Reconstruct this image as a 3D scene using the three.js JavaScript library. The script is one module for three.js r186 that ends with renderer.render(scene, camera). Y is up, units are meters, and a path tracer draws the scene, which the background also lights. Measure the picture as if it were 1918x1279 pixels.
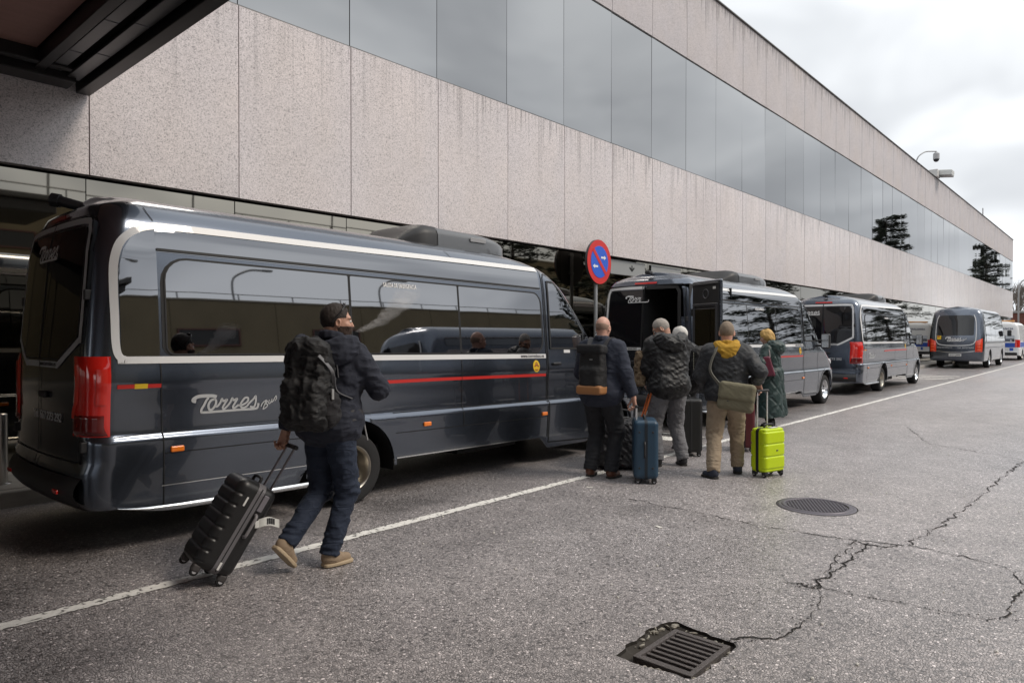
import * as THREE from 'three';
import { mergeGeometries, mergeVertices, toCreasedNormals } from 'three/addons/utils/BufferGeometryUtils.js';
import { RoundedBoxGeometry } from 'three/addons/geometries/RoundedBoxGeometry.js';
import { TextGeometry } from 'three/addons/geometries/TextGeometry.js';
import { FontLoader } from 'three/addons/loaders/FontLoader.js';

// ------------------------------------------------------------------ camera, sky, sun, exposure
// x runs along the street (away, to the right), z from the terminal wall (-8.8) towards the street; the camera stands at x = 0, z = 0
const scene = new THREE.Scene();
const renderer = new THREE.WebGLRenderer({ antialias: true });
renderer.toneMapping = THREE.LinearToneMapping;
renderer.toneMappingExposure = 1.36;
renderer.shadowMap.enabled = true;
const camera = new THREE.PerspectiveCamera(52.39, 1024 / 682, 0.05, 2000);
camera.position.set(0, 1.57, 0);
const TH = 41.84 * Math.PI / 180;
camera.lookAt(Math.cos(TH) * 10, 1.57 - 10 * Math.tan(0.42 * Math.PI / 180), -Math.sin(TH) * 10);

// seeded noise
function rng(seed) { let a = seed >>> 0; return () => { a = (a + 0x6D2B79F5) >>> 0; let t = Math.imul(a ^ (a >>> 15), 1 | a); t = (t + Math.imul(t ^ (t >>> 7), 61 | t)) ^ t; return ((t ^ (t >>> 14)) >>> 0) / 4294967296; }; }
function h3(x, y, z) { let n = Math.imul(x, 374761393) + Math.imul(y, 668265263) + Math.imul(z, 1440662683) | 0; n = Math.imul(n ^ (n >>> 13), 1274126177); return ((n ^ (n >>> 16)) >>> 0) / 4294967296; }
function noise3(x, y, z) {
  const xi = Math.floor(x), yi = Math.floor(y), zi = Math.floor(z); let u = x - xi, v = y - yi, w = z - zi;
  u = u * u * (3 - 2 * u); v = v * v * (3 - 2 * v); w = w * w * (3 - 2 * w);
  const L = (a, b, t) => a + (b - a) * t;
  return L(L(L(h3(xi, yi, zi), h3(xi + 1, yi, zi), u), L(h3(xi, yi + 1, zi), h3(xi + 1, yi + 1, zi), u), v), L(L(h3(xi, yi, zi + 1), h3(xi + 1, yi, zi + 1), u), L(h3(xi, yi + 1, zi + 1), h3(xi + 1, yi + 1, zi + 1), u), v), w);
}
function fbm(x, y, z, o = 4) { let s = 0, a = 0.5, t = 0; for (let i = 0; i < o; i++) { s += a * noise3(x, y, z); t += a; a *= 0.5; x = x * 2.03 + 11.3; y = y * 2.03 + 5.1; z = z * 2.03 + 7.7; } return s / t; }
const clamp = (x, a = 0, b = 1) => Math.min(b, Math.max(a, x));
const lerp = (a, b, t) => a + (b - a) * t;
const sstep = (a, b, x) => { const t = clamp((x - a) / (b - a)); return t * t * (3 - 2 * t); };

// overcast sky: layered cloud with brighter breaks, computed for every direction alike
{
  const W = 1024, H = 512, data = new Float32Array(W * H * 4);
  for (let j = 0; j < H; j++) for (let i = 0; i < W; i++) {
    const el = ((j + 0.5) / H - 0.5) * Math.PI, az = ((i + 0.5) / W - 0.5) * 2 * Math.PI;
    const y = Math.sin(el), c = Math.cos(el), x = c * Math.cos(az), z = c * Math.sin(az);
    let r = 0.16, g = 0.155, b = 0.15;
    if (y > -0.02) {
      const k = 1 / (Math.max(y, 0) + 0.22), px = x * k, pz = z * k;
      const wx = fbm(px * 1.1 + 3, 1.7, pz * 1.1, 3) - 0.5, wz = fbm(px * 1.1, 8.2, pz * 1.1 + 9, 3) - 0.5;
      const n = fbm(px * 1.25 + wx * 1.6 + 4.2, 0.4, pz * 1.25 + wz * 1.6 + 2.1, 6);
      const m = fbm(px * 3.1 + 21, 5.5, pz * 3.1 + wz, 5);
      let d = sstep(0.33, 0.66, n) * 0.85 + (m - 0.5) * 0.55;            // thickness of the cloud
      d = clamp(d);
      const low = Math.exp(-Math.max(y, 0) / 0.16);
      const L = lerp(0.98, 0.52, d) * (0.97 + 0.14 * low) * (1 + 0.22 * Math.max(y, 0));
      const blue = 0.5 * d + 0.12;
      r = L * (0.97 - 0.05 * blue); g = L * (0.985 - 0.01 * blue); b = L * (0.985 + 0.075 * blue);
    }
    const o = (j * W + i) * 4; data[o] = r; data[o + 1] = g; data[o + 2] = b; data[o + 3] = 1;
  }
  const sky = new THREE.DataTexture(data, W, H, THREE.RGBAFormat, THREE.FloatType);
  sky.mapping = THREE.EquirectangularReflectionMapping; sky.magFilter = sky.minFilter = THREE.LinearFilter; sky.wrapS = THREE.RepeatWrapping; sky.needsUpdate = true;
  scene.background = sky; scene.environment = sky;
}
const sun = new THREE.DirectionalLight(0xfff3e4, 1.5);
sun.position.set(26, 40, 30); sun.target.position.set(12, 0, -4);
sun.castShadow = true; sun.shadow.radius = 34; sun.shadow.mapSize.set(2048, 2048);
Object.assign(sun.shadow.camera, { left: -70, right: 70, top: 70, bottom: -70, near: 1, far: 200 });
scene.add(sun, sun.target);

// ------------------------------------------------------------------ helpers
const used = new Map();
function numbered(n) { const k = used.get(n) || 0; used.set(n, k + 1); return k ? n + '_' + String(k).padStart(3, '0') : n; }
function tag(o, label, category, group, kind) { if (label) o.userData.label = label; if (category) o.userData.category = category; if (group) o.userData.group = group; if (kind) o.userData.kind = kind; return o; }
function thing(name, label, category, pos = [0, 0, 0], ry = 0, group) { const o = new THREE.Group(); o.name = numbered(name); scene.add(o); o.position.set(...pos); o.rotation.y = ry; return tag(o, label, category, group); }
function mesh(name, geo, m, parent) { const o = new THREE.Mesh(Array.isArray(geo) ? join(geo) : geo, m); o.name = parent ? name : numbered(name); o.castShadow = o.receiveShadow = true; (parent || scene).add(o); return o; }
function struct(name, geo, m, label) { const o = mesh(name, geo, m); o.userData.kind = 'structure'; if (label) o.userData.label = label; return o; }
function join(list) {
  const gs = list.map((g) => { g = g.index ? g.toNonIndexed() : g.clone(); for (const k of Object.keys(g.attributes)) if (!['position', 'normal', 'uv'].includes(k)) g.deleteAttribute(k); if (!g.attributes.uv) g.setAttribute('uv', new THREE.BufferAttribute(new Float32Array(g.attributes.position.count * 2), 2)); if (!g.attributes.normal) g.computeVertexNormals(); return g; });
  return gs.length > 1 ? mergeGeometries(gs) : gs[0];
}
function at(g, x = 0, y = 0, z = 0, rx = 0, ry = 0, rz = 0) { if (rx) g.rotateX(rx); if (ry) g.rotateY(ry); if (rz) g.rotateZ(rz); g.translate(x, y, z); return g; }
const bx = (w, h, d, x = 0, y = 0, z = 0) => at(new THREE.BoxGeometry(w, h, d), x, y, z);
const rb = (w, h, d, r, x = 0, y = 0, z = 0, s = 2) => at(new RoundedBoxGeometry(w, h, d, s, Math.min(r, w / 2.01, h / 2.01, d / 2.01)), x, y, z);
const cyl = (r0, r1, h, x = 0, y = 0, z = 0, n = 16) => at(new THREE.CylinderGeometry(r1, r0, h, n), x, y + h / 2, z);
const V = (x, y, z) => new THREE.Vector3(x, y, z);
function tube(pts, r, n = 8, closed = false, seg) { const c = new THREE.CatmullRomCurve3(pts.map((p) => V(...p)), closed, 'catmullrom', 0.4); return new THREE.TubeGeometry(c, seg || Math.max(6, pts.length * 5), r, n, closed); }
function bar(a, b, r, n = 8, r2 = r) { const A = V(...a), B = V(...b), d = B.clone().sub(A), g = new THREE.CylinderGeometry(r2, r, d.length(), n); g.applyQuaternion(new THREE.Quaternion().setFromUnitVectors(V(0, 1, 0), d.clone().normalize())); const m = A.add(B).multiplyScalar(0.5); g.translate(m.x, m.y, m.z); return g; }
function rod(a, b, w, h) { const A = V(...a), B = V(...b), d = B.clone().sub(A), g = new THREE.BoxGeometry(w, d.length(), h); g.applyQuaternion(new THREE.Quaternion().setFromUnitVectors(V(0, 1, 0), d.clone().normalize())); const m = A.add(B).multiplyScalar(0.5); g.translate(m.x, m.y, m.z); return g; }
function rgb(r, g, b) { return new THREE.Color().setRGB(r, g, b); }
function M(r, g, b, rough = 0.6, o = {}) { return new THREE.MeshPhysicalMaterial({ color: rgb(r, g, b), roughness: rough, side: THREE.DoubleSide, ...o }); }
// texture from a function (u, v in pixels) -> [r, g, b] in sRGB 0..1, or one number for data maps
function tex(W, H, fn, colour = true) {
  const d = new Uint8Array(W * H * 4);
  for (let j = 0; j < H; j++) for (let i = 0; i < W; i++) { const v = fn(i, j), o = (j * W + i) * 4; for (let k = 0; k < 3; k++) d[o + k] = clamp(typeof v === 'number' ? v : v[k]) * 255; d[o + 3] = 255; }
  const t = new THREE.DataTexture(d, W, H, THREE.RGBAFormat); t.wrapS = t.wrapT = THREE.RepeatWrapping; t.magFilter = THREE.LinearFilter; t.minFilter = THREE.LinearMipmapLinearFilter; t.generateMipmaps = true;
  if (colour) t.colorSpace = THREE.SRGBColorSpace; t.needsUpdate = true; return t;
}
// tiling noise: period p cells over the tile
function tnoise(x, y, p, seed) { const xi = Math.floor(x), yi = Math.floor(y); let u = x - xi, v = y - yi; u = u * u * (3 - 2 * u); v = v * v * (3 - 2 * v); const m = (a) => ((a % p) + p) % p; const f = (a, b) => h3(m(a), m(b), seed); return lerp(lerp(f(xi, yi), f(xi + 1, yi), u), lerp(f(xi, yi + 1), f(xi + 1, yi + 1), u), v); }
function tfbm(u, v, p, seed, o = 4) { let s = 0, a = 0.5, t = 0; for (let i = 0; i < o; i++) { s += a * tnoise(u * p, v * p, p, seed + i); t += a; a *= 0.5; p *= 2; } return s / t; }
// grid surface from fn(i, j) -> [x, y, z]
function grid(nu, nv, fn, uvs = true) {
  const p = [], uv = [], idx = [];
  for (let j = 0; j <= nv; j++) for (let i = 0; i <= nu; i++) { p.push(...fn(i / nu, j / nv)); uv.push(i / nu, j / nv); }
  for (let j = 0; j < nv; j++) for (let i = 0; i < nu; i++) { const a = j * (nu + 1) + i, b = a + 1, c = a + nu + 1, d = c + 1; idx.push(a, b, d, a, d, c); }
  const g = new THREE.BufferGeometry(); g.setAttribute('position', new THREE.Float32BufferAttribute(p, 3)); g.setAttribute('uv', new THREE.Float32BufferAttribute(uv, 2)); g.setIndex(idx); g.computeVertexNormals(); return g;
}
function fromTris(tris) { const g = new THREE.BufferGeometry(); g.setAttribute('position', new THREE.Float32BufferAttribute(tris, 3)); g.setAttribute('uv', new THREE.Float32BufferAttribute(new Float32Array(tris.length / 3 * 2), 2)); g.computeVertexNormals(); return g; }
// smooth surface of a signed distance field (naive surface nets)
function nets(fn, lo, hi, cell) {
  const n = [0, 1, 2].map((k) => Math.ceil((hi[k] - lo[k]) / cell) + 1), [nx, ny, nz] = n, F = new Float32Array(nx * ny * nz);
  for (let k = 0; k < nz; k++) for (let j = 0; j < ny; j++) for (let i = 0; i < nx;) {
    const d = fn(lo[0] + i * cell, lo[1] + j * cell, lo[2] + k * cell), o = i + nx * (j + ny * k); F[o] = d; i++;
    let skip = Math.floor((Math.abs(d) - 0.03) / cell / 1.6) - 1; while (skip-- > 0 && i < nx) { F[i + nx * (j + ny * k)] = d > 0 ? 1 : -1; i++; }   // far from the surface
  }
  const id = new Int32Array(nx * ny * nz).fill(-1), P = [], I = [];
  for (let k = 0; k < nz - 1; k++) for (let j = 0; j < ny - 1; j++) for (let i = 0; i < nx - 1; i++) {
    const o = i + nx * (j + ny * k); let m = 0; const v = [];
    for (let c = 0; c < 8; c++) { const q = F[o + (c & 1) + nx * (((c >> 1) & 1) + ny * (c >> 2))]; v.push(q); if (q < 0) m |= 1 << c; }
    if (m === 0 || m === 255) continue;
    let sx = 0, sy = 0, sz = 0, cnt = 0;
    for (let c = 0; c < 8; c++) for (let b = 0; b < 3; b++) { if (c & (1 << b)) continue; const e = c | (1 << b); if ((v[c] < 0) === (v[e] < 0)) continue; const t = v[c] / (v[c] - v[e]); sx += (c & 1) + (b === 0 ? t : 0); sy += ((c >> 1) & 1) + (b === 1 ? t : 0); sz += (c >> 2) + (b === 2 ? t : 0); cnt++; }
    id[o] = P.length / 3; P.push(lo[0] + (i + sx / cnt) * cell, lo[1] + (j + sy / cnt) * cell, lo[2] + (k + sz / cnt) * cell);
  }
  const quad = (a, b, c, d, f) => { if (a < 0 || b < 0 || c < 0 || d < 0) return; f ? I.push(a, b, c, a, c, d) : I.push(a, c, b, a, d, c); };
  for (let k = 1; k < nz - 1; k++) for (let j = 1; j < ny - 1; j++) for (let i = 1; i < nx - 1; i++) {
    const o = i + nx * (j + ny * k), s = F[o] < 0, X = 1, Y = nx, Z = nx * ny;
    if (s !== (F[o + X] < 0)) quad(id[o - Y - Z], id[o - Z], id[o], id[o - Y], s);
    if (s !== (F[o + Y] < 0)) quad(id[o - X - Z], id[o - X], id[o], id[o - Z], s);
    if (s !== (F[o + Z] < 0)) quad(id[o - X - Y], id[o - Y], id[o], id[o - X], s);
  }
  const g = new THREE.BufferGeometry(); g.setAttribute('position', new THREE.Float32BufferAttribute(P, 3)); g.setIndex(I); g.computeVertexNormals();
  const uv = new Float32Array(P.length / 3 * 2); for (let i = 0; i < P.length / 3; i++) { uv[2 * i] = P[3 * i] + P[3 * i + 2]; uv[2 * i + 1] = P[3 * i + 1]; } g.setAttribute('uv', new THREE.BufferAttribute(uv, 2)); return g;
}
const FONT = await new FontLoader().loadAsync('fonts/droid/droid_sans_bold.typeface.json');
function textGeo(s, size, depth = 0.002, font = FONT) { const g = new TextGeometry(s, { font, size, depth, curveSegments: 3 }); g.computeBoundingBox(); return g; }
// ------------------------------------------------------------------ ground
const asphaltMap = (() => {
  const N = 1024, C = 104, P = [];                                     // stones of about 12 mm in a 1.5 m tile
  for (let j = 0; j < C; j++) for (let i = 0; i < C; i++) P.push([i + h3(i, j, 1), j + h3(i, j, 2), h3(i, j, 3)]);
  const f = (px, py) => {
    const u = px / N * C, v = py / N * C, ci = Math.floor(u), cj = Math.floor(v); let d1 = 9, d2 = 9, id = 0;
    for (let b = -1; b <= 1; b++) for (let a = -1; a <= 1; a++) { const ii = (ci + a + C) % C, jj = (cj + b + C) % C, q = P[jj * C + ii], dx = q[0] + (ci + a - ii) - u, dy = q[1] + (cj + b - jj) - v, d = dx * dx + dy * dy; if (d < d1) { d2 = d1; d1 = d; id = q[2]; } else if (d < d2) d2 = d; }
    return [Math.sqrt(d2) - Math.sqrt(d1), id];
  };
  const bump = new Float32Array(N * N);
  const map = tex(N, N, (i, j) => {
    const [e, id] = f(i, j), big = tfbm(i / N, j / N, 6, 40, 4), fine = h3(i, j, 77);
    const gap = sstep(0.02, 0.3, e), pit = sstep(0.62, 0.8, tfbm(i / N, j / N, 96, 61, 2));
    bump[j * N + i] = clamp(gap * (0.55 + 0.45 * id) - 0.55 * pit);
    let t = 0.42 + 0.27 * gap * (0.3 + id) + 0.07 * (fine - 0.5) + 0.12 * (big - 0.5) - 0.15 * pit; if (id > 0.978) t += 0.16 * gap; if (id < 0.07) t -= 0.10 * gap;
    return [t * 1.03, t * 0.99, t * 0.985];
  });
  return { map, bump: tex(N, N, (i, j) => bump[j * N + i], false) };
})();
const asphalt = M(1, 1, 1, 0.34, { map: asphaltMap.map, bumpMap: asphaltMap.bump, bumpScale: 0.0032, ior: 1.6, vertexColors: true });
const TILE = 1.5;
// patches of older and newer surfacing, oil drips in the bus bay, tyre-worn bands: matter on the road, from measured places
function roadTone(x, z) {
  let t = 1.0 + 0.30 * (fbm(x * 0.5, 3.3, z * 0.7, 4) - 0.5) + 0.16 * (fbm(x * 2.1, 1.3, z * 2.9, 3) - 0.5);
  if (z < -4.75) { t *= 0.86; t -= 0.35 * sstep(0.6, 0.8, fbm(x * 1.2, 9.1, z * 1.6, 3)); }
  if (z > -4.6) t *= 1 + 0.2 * sstep(5.62, 5.82, x);                       // newer, paler surfacing beyond the transverse seam
  t -= 0.22 * sstep(0.62, 0.8, fbm(x * 1.6 + 30, 2.2, z * 2.4, 3));
  return clamp(t, 0.4, 1.5);
}
function roadGeo(tris) {
  const pos = [], uv = [], col = [];
  for (const [x, z] of tris) { pos.push(x, 0, z); uv.push(x / TILE + 0.031 * Math.sin(z), z / TILE); const t = roadTone(x, z), w = fbm(x * 0.3, 6, z * 0.3, 2) - 0.5; col.push(t * (1 + 0.05 * w), t, t * (1 - 0.06 * w)); }
  const g = new THREE.BufferGeometry(); g.setAttribute('position', new THREE.Float32BufferAttribute(pos, 3)); g.setAttribute('uv', new THREE.Float32BufferAttribute(uv, 2)); g.setAttribute('color', new THREE.Float32BufferAttribute(col, 3)); g.computeVertexNormals(); return g;
}
const GR = { x0: 2.6, x1: 3.6, z0: -2.15, z1: -1.15 };                  // square left open for the drain
let pitEdge;
{
  const xs = [], zs = []; for (let x = -40; x < -4.01; x += 2) xs.push(x); for (let k = 0; k <= 100; k++) xs.push(-4 + k * 0.2); for (let x = 17; x <= 60; x += 1) xs.push(x); for (let x = 65; x <= 260; x += 5) xs.push(x);
  for (let k = 0; k <= 48; k++) zs.push(-7.75 + k * 0.2); for (let z = 3; z <= 13; z += 1) zs.push(z);
  const t = [];
  for (let i = 0; i + 1 < xs.length; i++) for (let j = 0; j + 1 < zs.length; j++) {
    const [a, b, c, d] = [xs[i], xs[i + 1], zs[j], zs[j + 1]]; if (a > GR.x0 - 0.01 && b < GR.x1 + 0.01 && c > GR.z0 - 0.01 && d < GR.z1 + 0.01) continue;
    t.push([a, c], [a, d], [b, d], [a, c], [b, d], [b, c]);
  }
  // the broken edge round the drain
  const hole = [], ctr = [3.135, -1.675];
  for (let k = 0; k < 46; k++) {
    const a = k / 46 * 2 * Math.PI, ca = Math.cos(a), sa = Math.sin(a), m = Math.min(0.205 / Math.max(Math.abs(ca), 1e-3), 0.155 / Math.max(Math.abs(sa), 1e-3));
    const grow = 0.012 + 0.05 * sstep(-0.2, 0.9, -sa) + 0.035 * sstep(0.1, 0.9, ca) + 0.03 * h3(k, 5, 5) + 0.02 * noise3(k * 0.7, 3, 3);
    hole.push([ctr[0] + ca * (Math.min(m, 0.245) + grow), ctr[1] + sa * (Math.min(m, 0.245) + grow)]);
  }
  pitEdge = hole;
  const s = new THREE.Shape([[GR.x0, GR.z0], [GR.x1, GR.z0], [GR.x1, GR.z1], [GR.x0, GR.z1]].map((p) => new THREE.Vector2(...p)));
  s.holes.push(new THREE.Path(hole.map((p) => new THREE.Vector2(...p))));
  const sg = new THREE.ShapeGeometry(s).toNonIndexed(), sp = sg.attributes.position;
  for (let i = 0; i < sp.count; i += 3) t.push([sp.getX(i), sp.getY(i)], [sp.getX(i + 2), sp.getY(i + 2)], [sp.getX(i + 1), sp.getY(i + 1)]);
  struct('road', roadGeo(t), asphalt, 'worn grey asphalt roadway with cracks in front of the terminal');
}
const plain = M(0.11, 0.108, 0.105, 0.9, { bumpMap: asphaltMap.bump, bumpScale: 0.004 });
{ const g = new THREE.PlaneGeometry(1600, 1600); g.rotateX(-Math.PI / 2); g.translate(200, -0.45, 0); struct('ground', g, plain, 'flat paved ground reaching to the horizon'); }
// painted lines: worn paint with the asphalt showing through
const paintTex = tex(1024, 64, (i, j) => {
  const u = i / 1024, v = j / 64, n = tfbm(u, v * 0.0625, 64, 5, 3), e = Math.min(v, 1 - v), big = tfbm(u, 0.1, 8, 9, 3);
  const worn = sstep(0.66, 0.78, n + 0.18 * (big - 0.5) + 0.16 * sstep(0.14, 0, e)), g = h3(i, j, 4), t = lerp(0.885 + 0.06 * (g - 0.5) - 0.14 * (n - 0.4), 0.36 + 0.1 * g, worn);
  return [t, t * 0.99, t * 0.965];
});
const paint = M(1, 1, 1, 0.65, { map: paintTex });
function stripe(a, b, w, seg = 120, seed = 1) {                             // ragged band from a to b on the road
  const L = Math.hypot(b[0] - a[0], b[1] - a[1]), nx = -(b[1] - a[1]) / L, nz = (b[0] - a[0]) / L;
  const g = grid(seg, 1, (u, v) => { const e = (h3(Math.round(u * seg), v > 0.5 ? 1 : 0, seed) - 0.5) * 0.012, o = (v - 0.5) * w + e; return [lerp(a[0], b[0], u) + nx * o, 0.004, lerp(a[1], b[1], u) + nz * o]; });
  const q = g.attributes.uv; for (let i = 0; i < q.count; i++) q.setX(i, q.getX(i) * L / 1.8); return g;
}
struct('bay_line', [stripe([-6, -4.545], [7, -4.555], 0.105, 420, 3), stripe([7, -4.555], [75, -4.85], 0.105, 700, 4)], paint, 'long white painted line along the edge of the bus bay');
[[9.3, 9.75], [9.95, 10.1]].forEach(([a, b], i) => struct('bay_mark', [stripe([(a + b) / 2, -7.2], [(a + b) / 2, -4.95], b - a - 0.1, 30, 8 + i)], paint, ['white painted bar on the road behind the second van', 'thin white painted bar on the road beside the second van'][i]));
[[29.2, 29.5], [30.4, 30.7], [31.6, 31.9]].forEach(([a, b], i) => struct('bay_mark', [stripe([(a + b) / 2, -7.0], [(a + b) / 2, -5.0], b - a, 30, 18 + i)], paint, ['white bay mark nearest to the third van', 'middle white bay mark between third van and coach', 'white bay mark nearest to the coach'][i]));
// cracks, measured from the photograph
{
  const crackM = M(0.014, 0.012, 0.011, 0.95);
  const lines = [
    [[10.74, -1.02], [8.2, -1.11], [6.9, -1.17], [6.22, -1.21], [5.86, -1.26]], [[5.86, -1.26], [5.78, -1.42], [5.74, -1.6], [5.68, -1.8], [5.67, -1.94], [5.66, -2.42], [5.7, -3.0], [5.74, -3.62]],
    [[5.74, -1.6], [5.5, -1.56], [5.31, -1.56], [5.0, -1.53], [4.62, -1.5], [4.49, -1.47]], [[5.7, -1.5], [5.4, -1.47], [5.1, -1.48], [4.75, -1.49], [4.49, -1.47]], [[4.49, -1.47], [4.45, -1.62]],
    [[4.49, -1.47], [4.52, -1.25], [4.55, -0.98], [4.6, -0.75], [4.65, -0.53]], [[5.86, -1.26], [5.82, -0.95], [5.74, -0.63], [5.4, -0.5], [5.02, -0.51], [4.65, -0.53]],
    [[4.49, -1.47], [4.3, -1.38], [4.05, -1.35], [3.83, -1.34], [3.57, -1.38], [3.5, -1.46], [3.42, -1.56]], [[5.72, -1.58], [5.66, -1.48], [5.7, -1.36], [5.83, -1.27]], [[10.7, -0.2], [8.6, 0.2], [7.4, 0.6]], [[13.5, -2.9], [11.6, -2.2], [10.9, -1.05]],
  ];
  const tris = []; let seed = 0;
  for (const L of lines) {
    seed++; const P = [];
    for (let i = 0; i + 1 < L.length; i++) { const n = Math.max(2, Math.round(Math.hypot(L[i + 1][0] - L[i][0], L[i + 1][1] - L[i][1]) / 0.035)); for (let k = 0; k < n; k++) P.push([lerp(L[i][0], L[i + 1][0], k / n), lerp(L[i][1], L[i + 1][1], k / n)]); } P.push(L[L.length - 1]);
    const Q = P.map(([x, z], i) => [x + (noise3(i * 0.45, seed, 1) - 0.5) * 0.05 + (h3(i, seed, 7) - 0.5) * 0.03, z + (noise3(i * 0.45, seed, 5) - 0.5) * 0.05 + (h3(i, seed, 9) - 0.5) * 0.03, Math.max(0.0009, -0.0003 + 0.0066 * Math.pow(noise3(i * 0.3, seed, 3), 1.5) + 0.003 * h3(i, seed, 2))]);
    for (let i = 0; i + 1 < Q.length; i++) { const [x, z, w] = Q[i], [X, Z, W] = Q[i + 1], l = Math.hypot(X - x, Z - z) || 1, nx = -(Z - z) / l, nz = (X - x) / l, y = 0.004; tris.push(x + nx * w, y, z + nz * w, X + nx * W, y, Z + nz * W, X - nx * W, y, Z - nz * W, x + nx * w, y, z + nz * w, X - nx * W, y, Z - nz * W, x - nx * w, y, z - nz * w); }
  }
  { const R = rng(77); for (let k = 0; k < 420; k++) { const L = lines[Math.floor(R() * lines.length)], i = Math.floor(R() * (L.length - 1)), t = R(), x = lerp(L[i][0], L[i + 1][0], t) + (R() - 0.5) * 0.16 * R(), z = lerp(L[i][1], L[i + 1][1], t) + (R() - 0.5) * 0.16 * R(), s = 0.003 + 0.008 * R(), a = R() * 6.3; tris.push(x + s * Math.cos(a), 0.004, z + s * Math.sin(a), x + s * Math.cos(a + 2), 0.004, z + s * Math.sin(a + 2), x + s * Math.cos(a + 4.2), 0.004, z + s * Math.sin(a + 4.2)); } }
  struct('road_cracks', fromTris(tris), crackM, 'dark branching cracks across the asphalt at right').userData.kind = 'stuff';
}
// drain with its grate
{
  const d = thing('drain_grate', 'rusty slotted iron drain grate sunk in broken asphalt at the bottom', 'drain grate', [3.135, -0.02, -1.665]);
  const iron = M(0.2, 0.18, 0.175, 0.5, { metalness: 0.7, bumpMap: asphaltMap.bump, bumpScale: 0.0015 }), dirt = M(0.018, 0.015, 0.012, 1), stone = M(0.3, 0.28, 0.24, 0.9);
  mesh('frame', [rb(0.42, 0.05, 0.028, 0.004, 0, 0, -0.143), rb(0.42, 0.05, 0.028, 0.004, 0, 0, 0.143), rb(0.03, 0.05, 0.258, 0.004, -0.195, -0.0006, 0), rb(0.03, 0.05, 0.258, 0.004, 0.195, -0.0006, 0)], iron, d);
  for (let k = 0; k < 8; k++) mesh('grate_bar', rb(0.019, 0.04, 0.258, 0.004, -0.168 + k * 0.048, -0.002, 0), iron, d);
  const ring = pitEdge.map(([x, z]) => [x - 3.135, z + 1.665]), t = [];
  for (let i = 0; i < ring.length; i++) { const [x, z] = ring[i], [X, Z] = ring[(i + 1) % ring.length], q = 0.93; t.push(x, 0.02, z, X, 0.02, Z, X * q, -0.05, Z * q, x, 0.02, z, X * q, -0.05, Z * q, x * q, -0.05, z * q); t.push(x * q, -0.05, z * q, X * q, -0.05, Z * q, X * q, -0.4, Z * q, x * q, -0.05, z * q, X * q, -0.4, Z * q, x * q, -0.4, z * q); t.push(x * q, -0.4, z * q, X * q, -0.4, Z * q, 0, -0.4, 0); }
  mesh('pit', fromTris(t), dirt, d);
  const bank = []; for (let i = 0; i < ring.length; i++) { const [x, z] = ring[i], [X, Z] = ring[(i + 1) % ring.length]; const cx = (v) => clamp(v, -0.212, 0.212), cz = (v) => clamp(v, -0.158, 0.158); bank.push(x * 0.99, 0.004, z * 0.99, X * 0.99, 0.004, Z * 0.99, cx(X), -0.028, cz(Z), x * 0.99, 0.004, z * 0.99, cx(X), -0.028, cz(Z), cx(x), -0.028, cz(z)); }
  mesh('dirt_edge', fromTris(bank), M(0.04, 0.035, 0.03, 1), d);
  const R = rng(8), rub = []; for (let k = 0; k < 70; k++) { const [x, z] = ring[Math.floor(R() * ring.length)], s = 0.005 + 0.022 * R() * R(), g = new THREE.IcosahedronGeometry(s, 0); g.scale(1 + R(), 0.35 + 0.3 * R(), 0.6 + 0.7 * R()); rub.push(at(g, x * (0.86 + 0.16 * R()), -0.002 + 0.006 * R(), z * (0.86 + 0.16 * R()), R() * 3, R() * 3)); }
  const rm = mesh('rubble', rub, stone, d); rm.userData.kind = 'stuff';
}
// round manhole cover
{
  const m = thing('manhole_cover', 'round ribbed iron manhole cover set in the asphalt', 'manhole cover', [6.64, 0.004, -2.17]);
  const iron = M(0.15, 0.138, 0.155, 0.5, { metalness: 0.75 });
  mesh('rim', at(new THREE.LatheGeometry([[0.325, -0.002], [0.328, 0.008], [0.335, 0.011], [0.36, 0.011], [0.364, 0.007], [0.368, 0.002], [0.385, 0.006], [0.40, 0.003], [0.415, -0.002]].map((p) => new THREE.Vector2(...p)), 56)), iron, m);
  mesh('lid', cyl(0.322, 0.322, 0.004, 0, -0.003, 0, 56), iron, m);
  const ribs = []; for (let i = -8; i <= 8; i++) { const o = i * 0.036, h = Math.sqrt(Math.max(0, 0.31 * 0.31 - o * o)); if (h > 0.04) { ribs.push(bx(0.012, 0.008, 2 * h, o, 0.004, 0), bx(2 * h, 0.0076, 0.012, 0, 0.004, o)); } }
  const r = mesh('rib_pattern', ribs, iron, m); r.rotation.y = 0.5;
  m.scale.set(0.82, 1, 0.82);
  mesh('crumbled_edge', at(new THREE.RingGeometry(0.405, 0.425, 60), 0, -0.001, 0, -Math.PI / 2), M(0.03, 0.027, 0.025, 0.95), m);
}
// scraps of litter on the road
{
  const R = rng(31), g = [], w = M(0.62, 0.6, 0.56, 0.8); for (let k = 0; k < 90; k++) { const x = 2.2 + 9 * R() * R() + 2 * R(), z = -4.6 + 4.4 * R(), s = 0.004 + 0.007 * R(); g.push(at(new THREE.IcosahedronGeometry(s, 0), x, 0.003, z, R(), R())); }
  const o = mesh('pale_grit', g, w); tag(o, 'pale grit and tiny scraps scattered over the asphalt', 'grit', null, 'stuff');
  const p = [[7.05, -4.06, 0.4], [5.05, -2.9, 1.1], [5.9, -4.2, 2]].map(([x, z, a]) => at(rb(0.07, 0.004, 0.035, 0.002), x, 0.004, z, 0, a, 0));
  [['small white paper scrap by the blue suitcase', p[0]], ['small white paper scrap on open asphalt', p[1]], ['small white paper scrap near the white line', p[2]]].forEach(([l, q]) => tag(mesh('paper_scrap', q, w), l, 'litter', 'scraps of paper on the road'));
}
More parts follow.
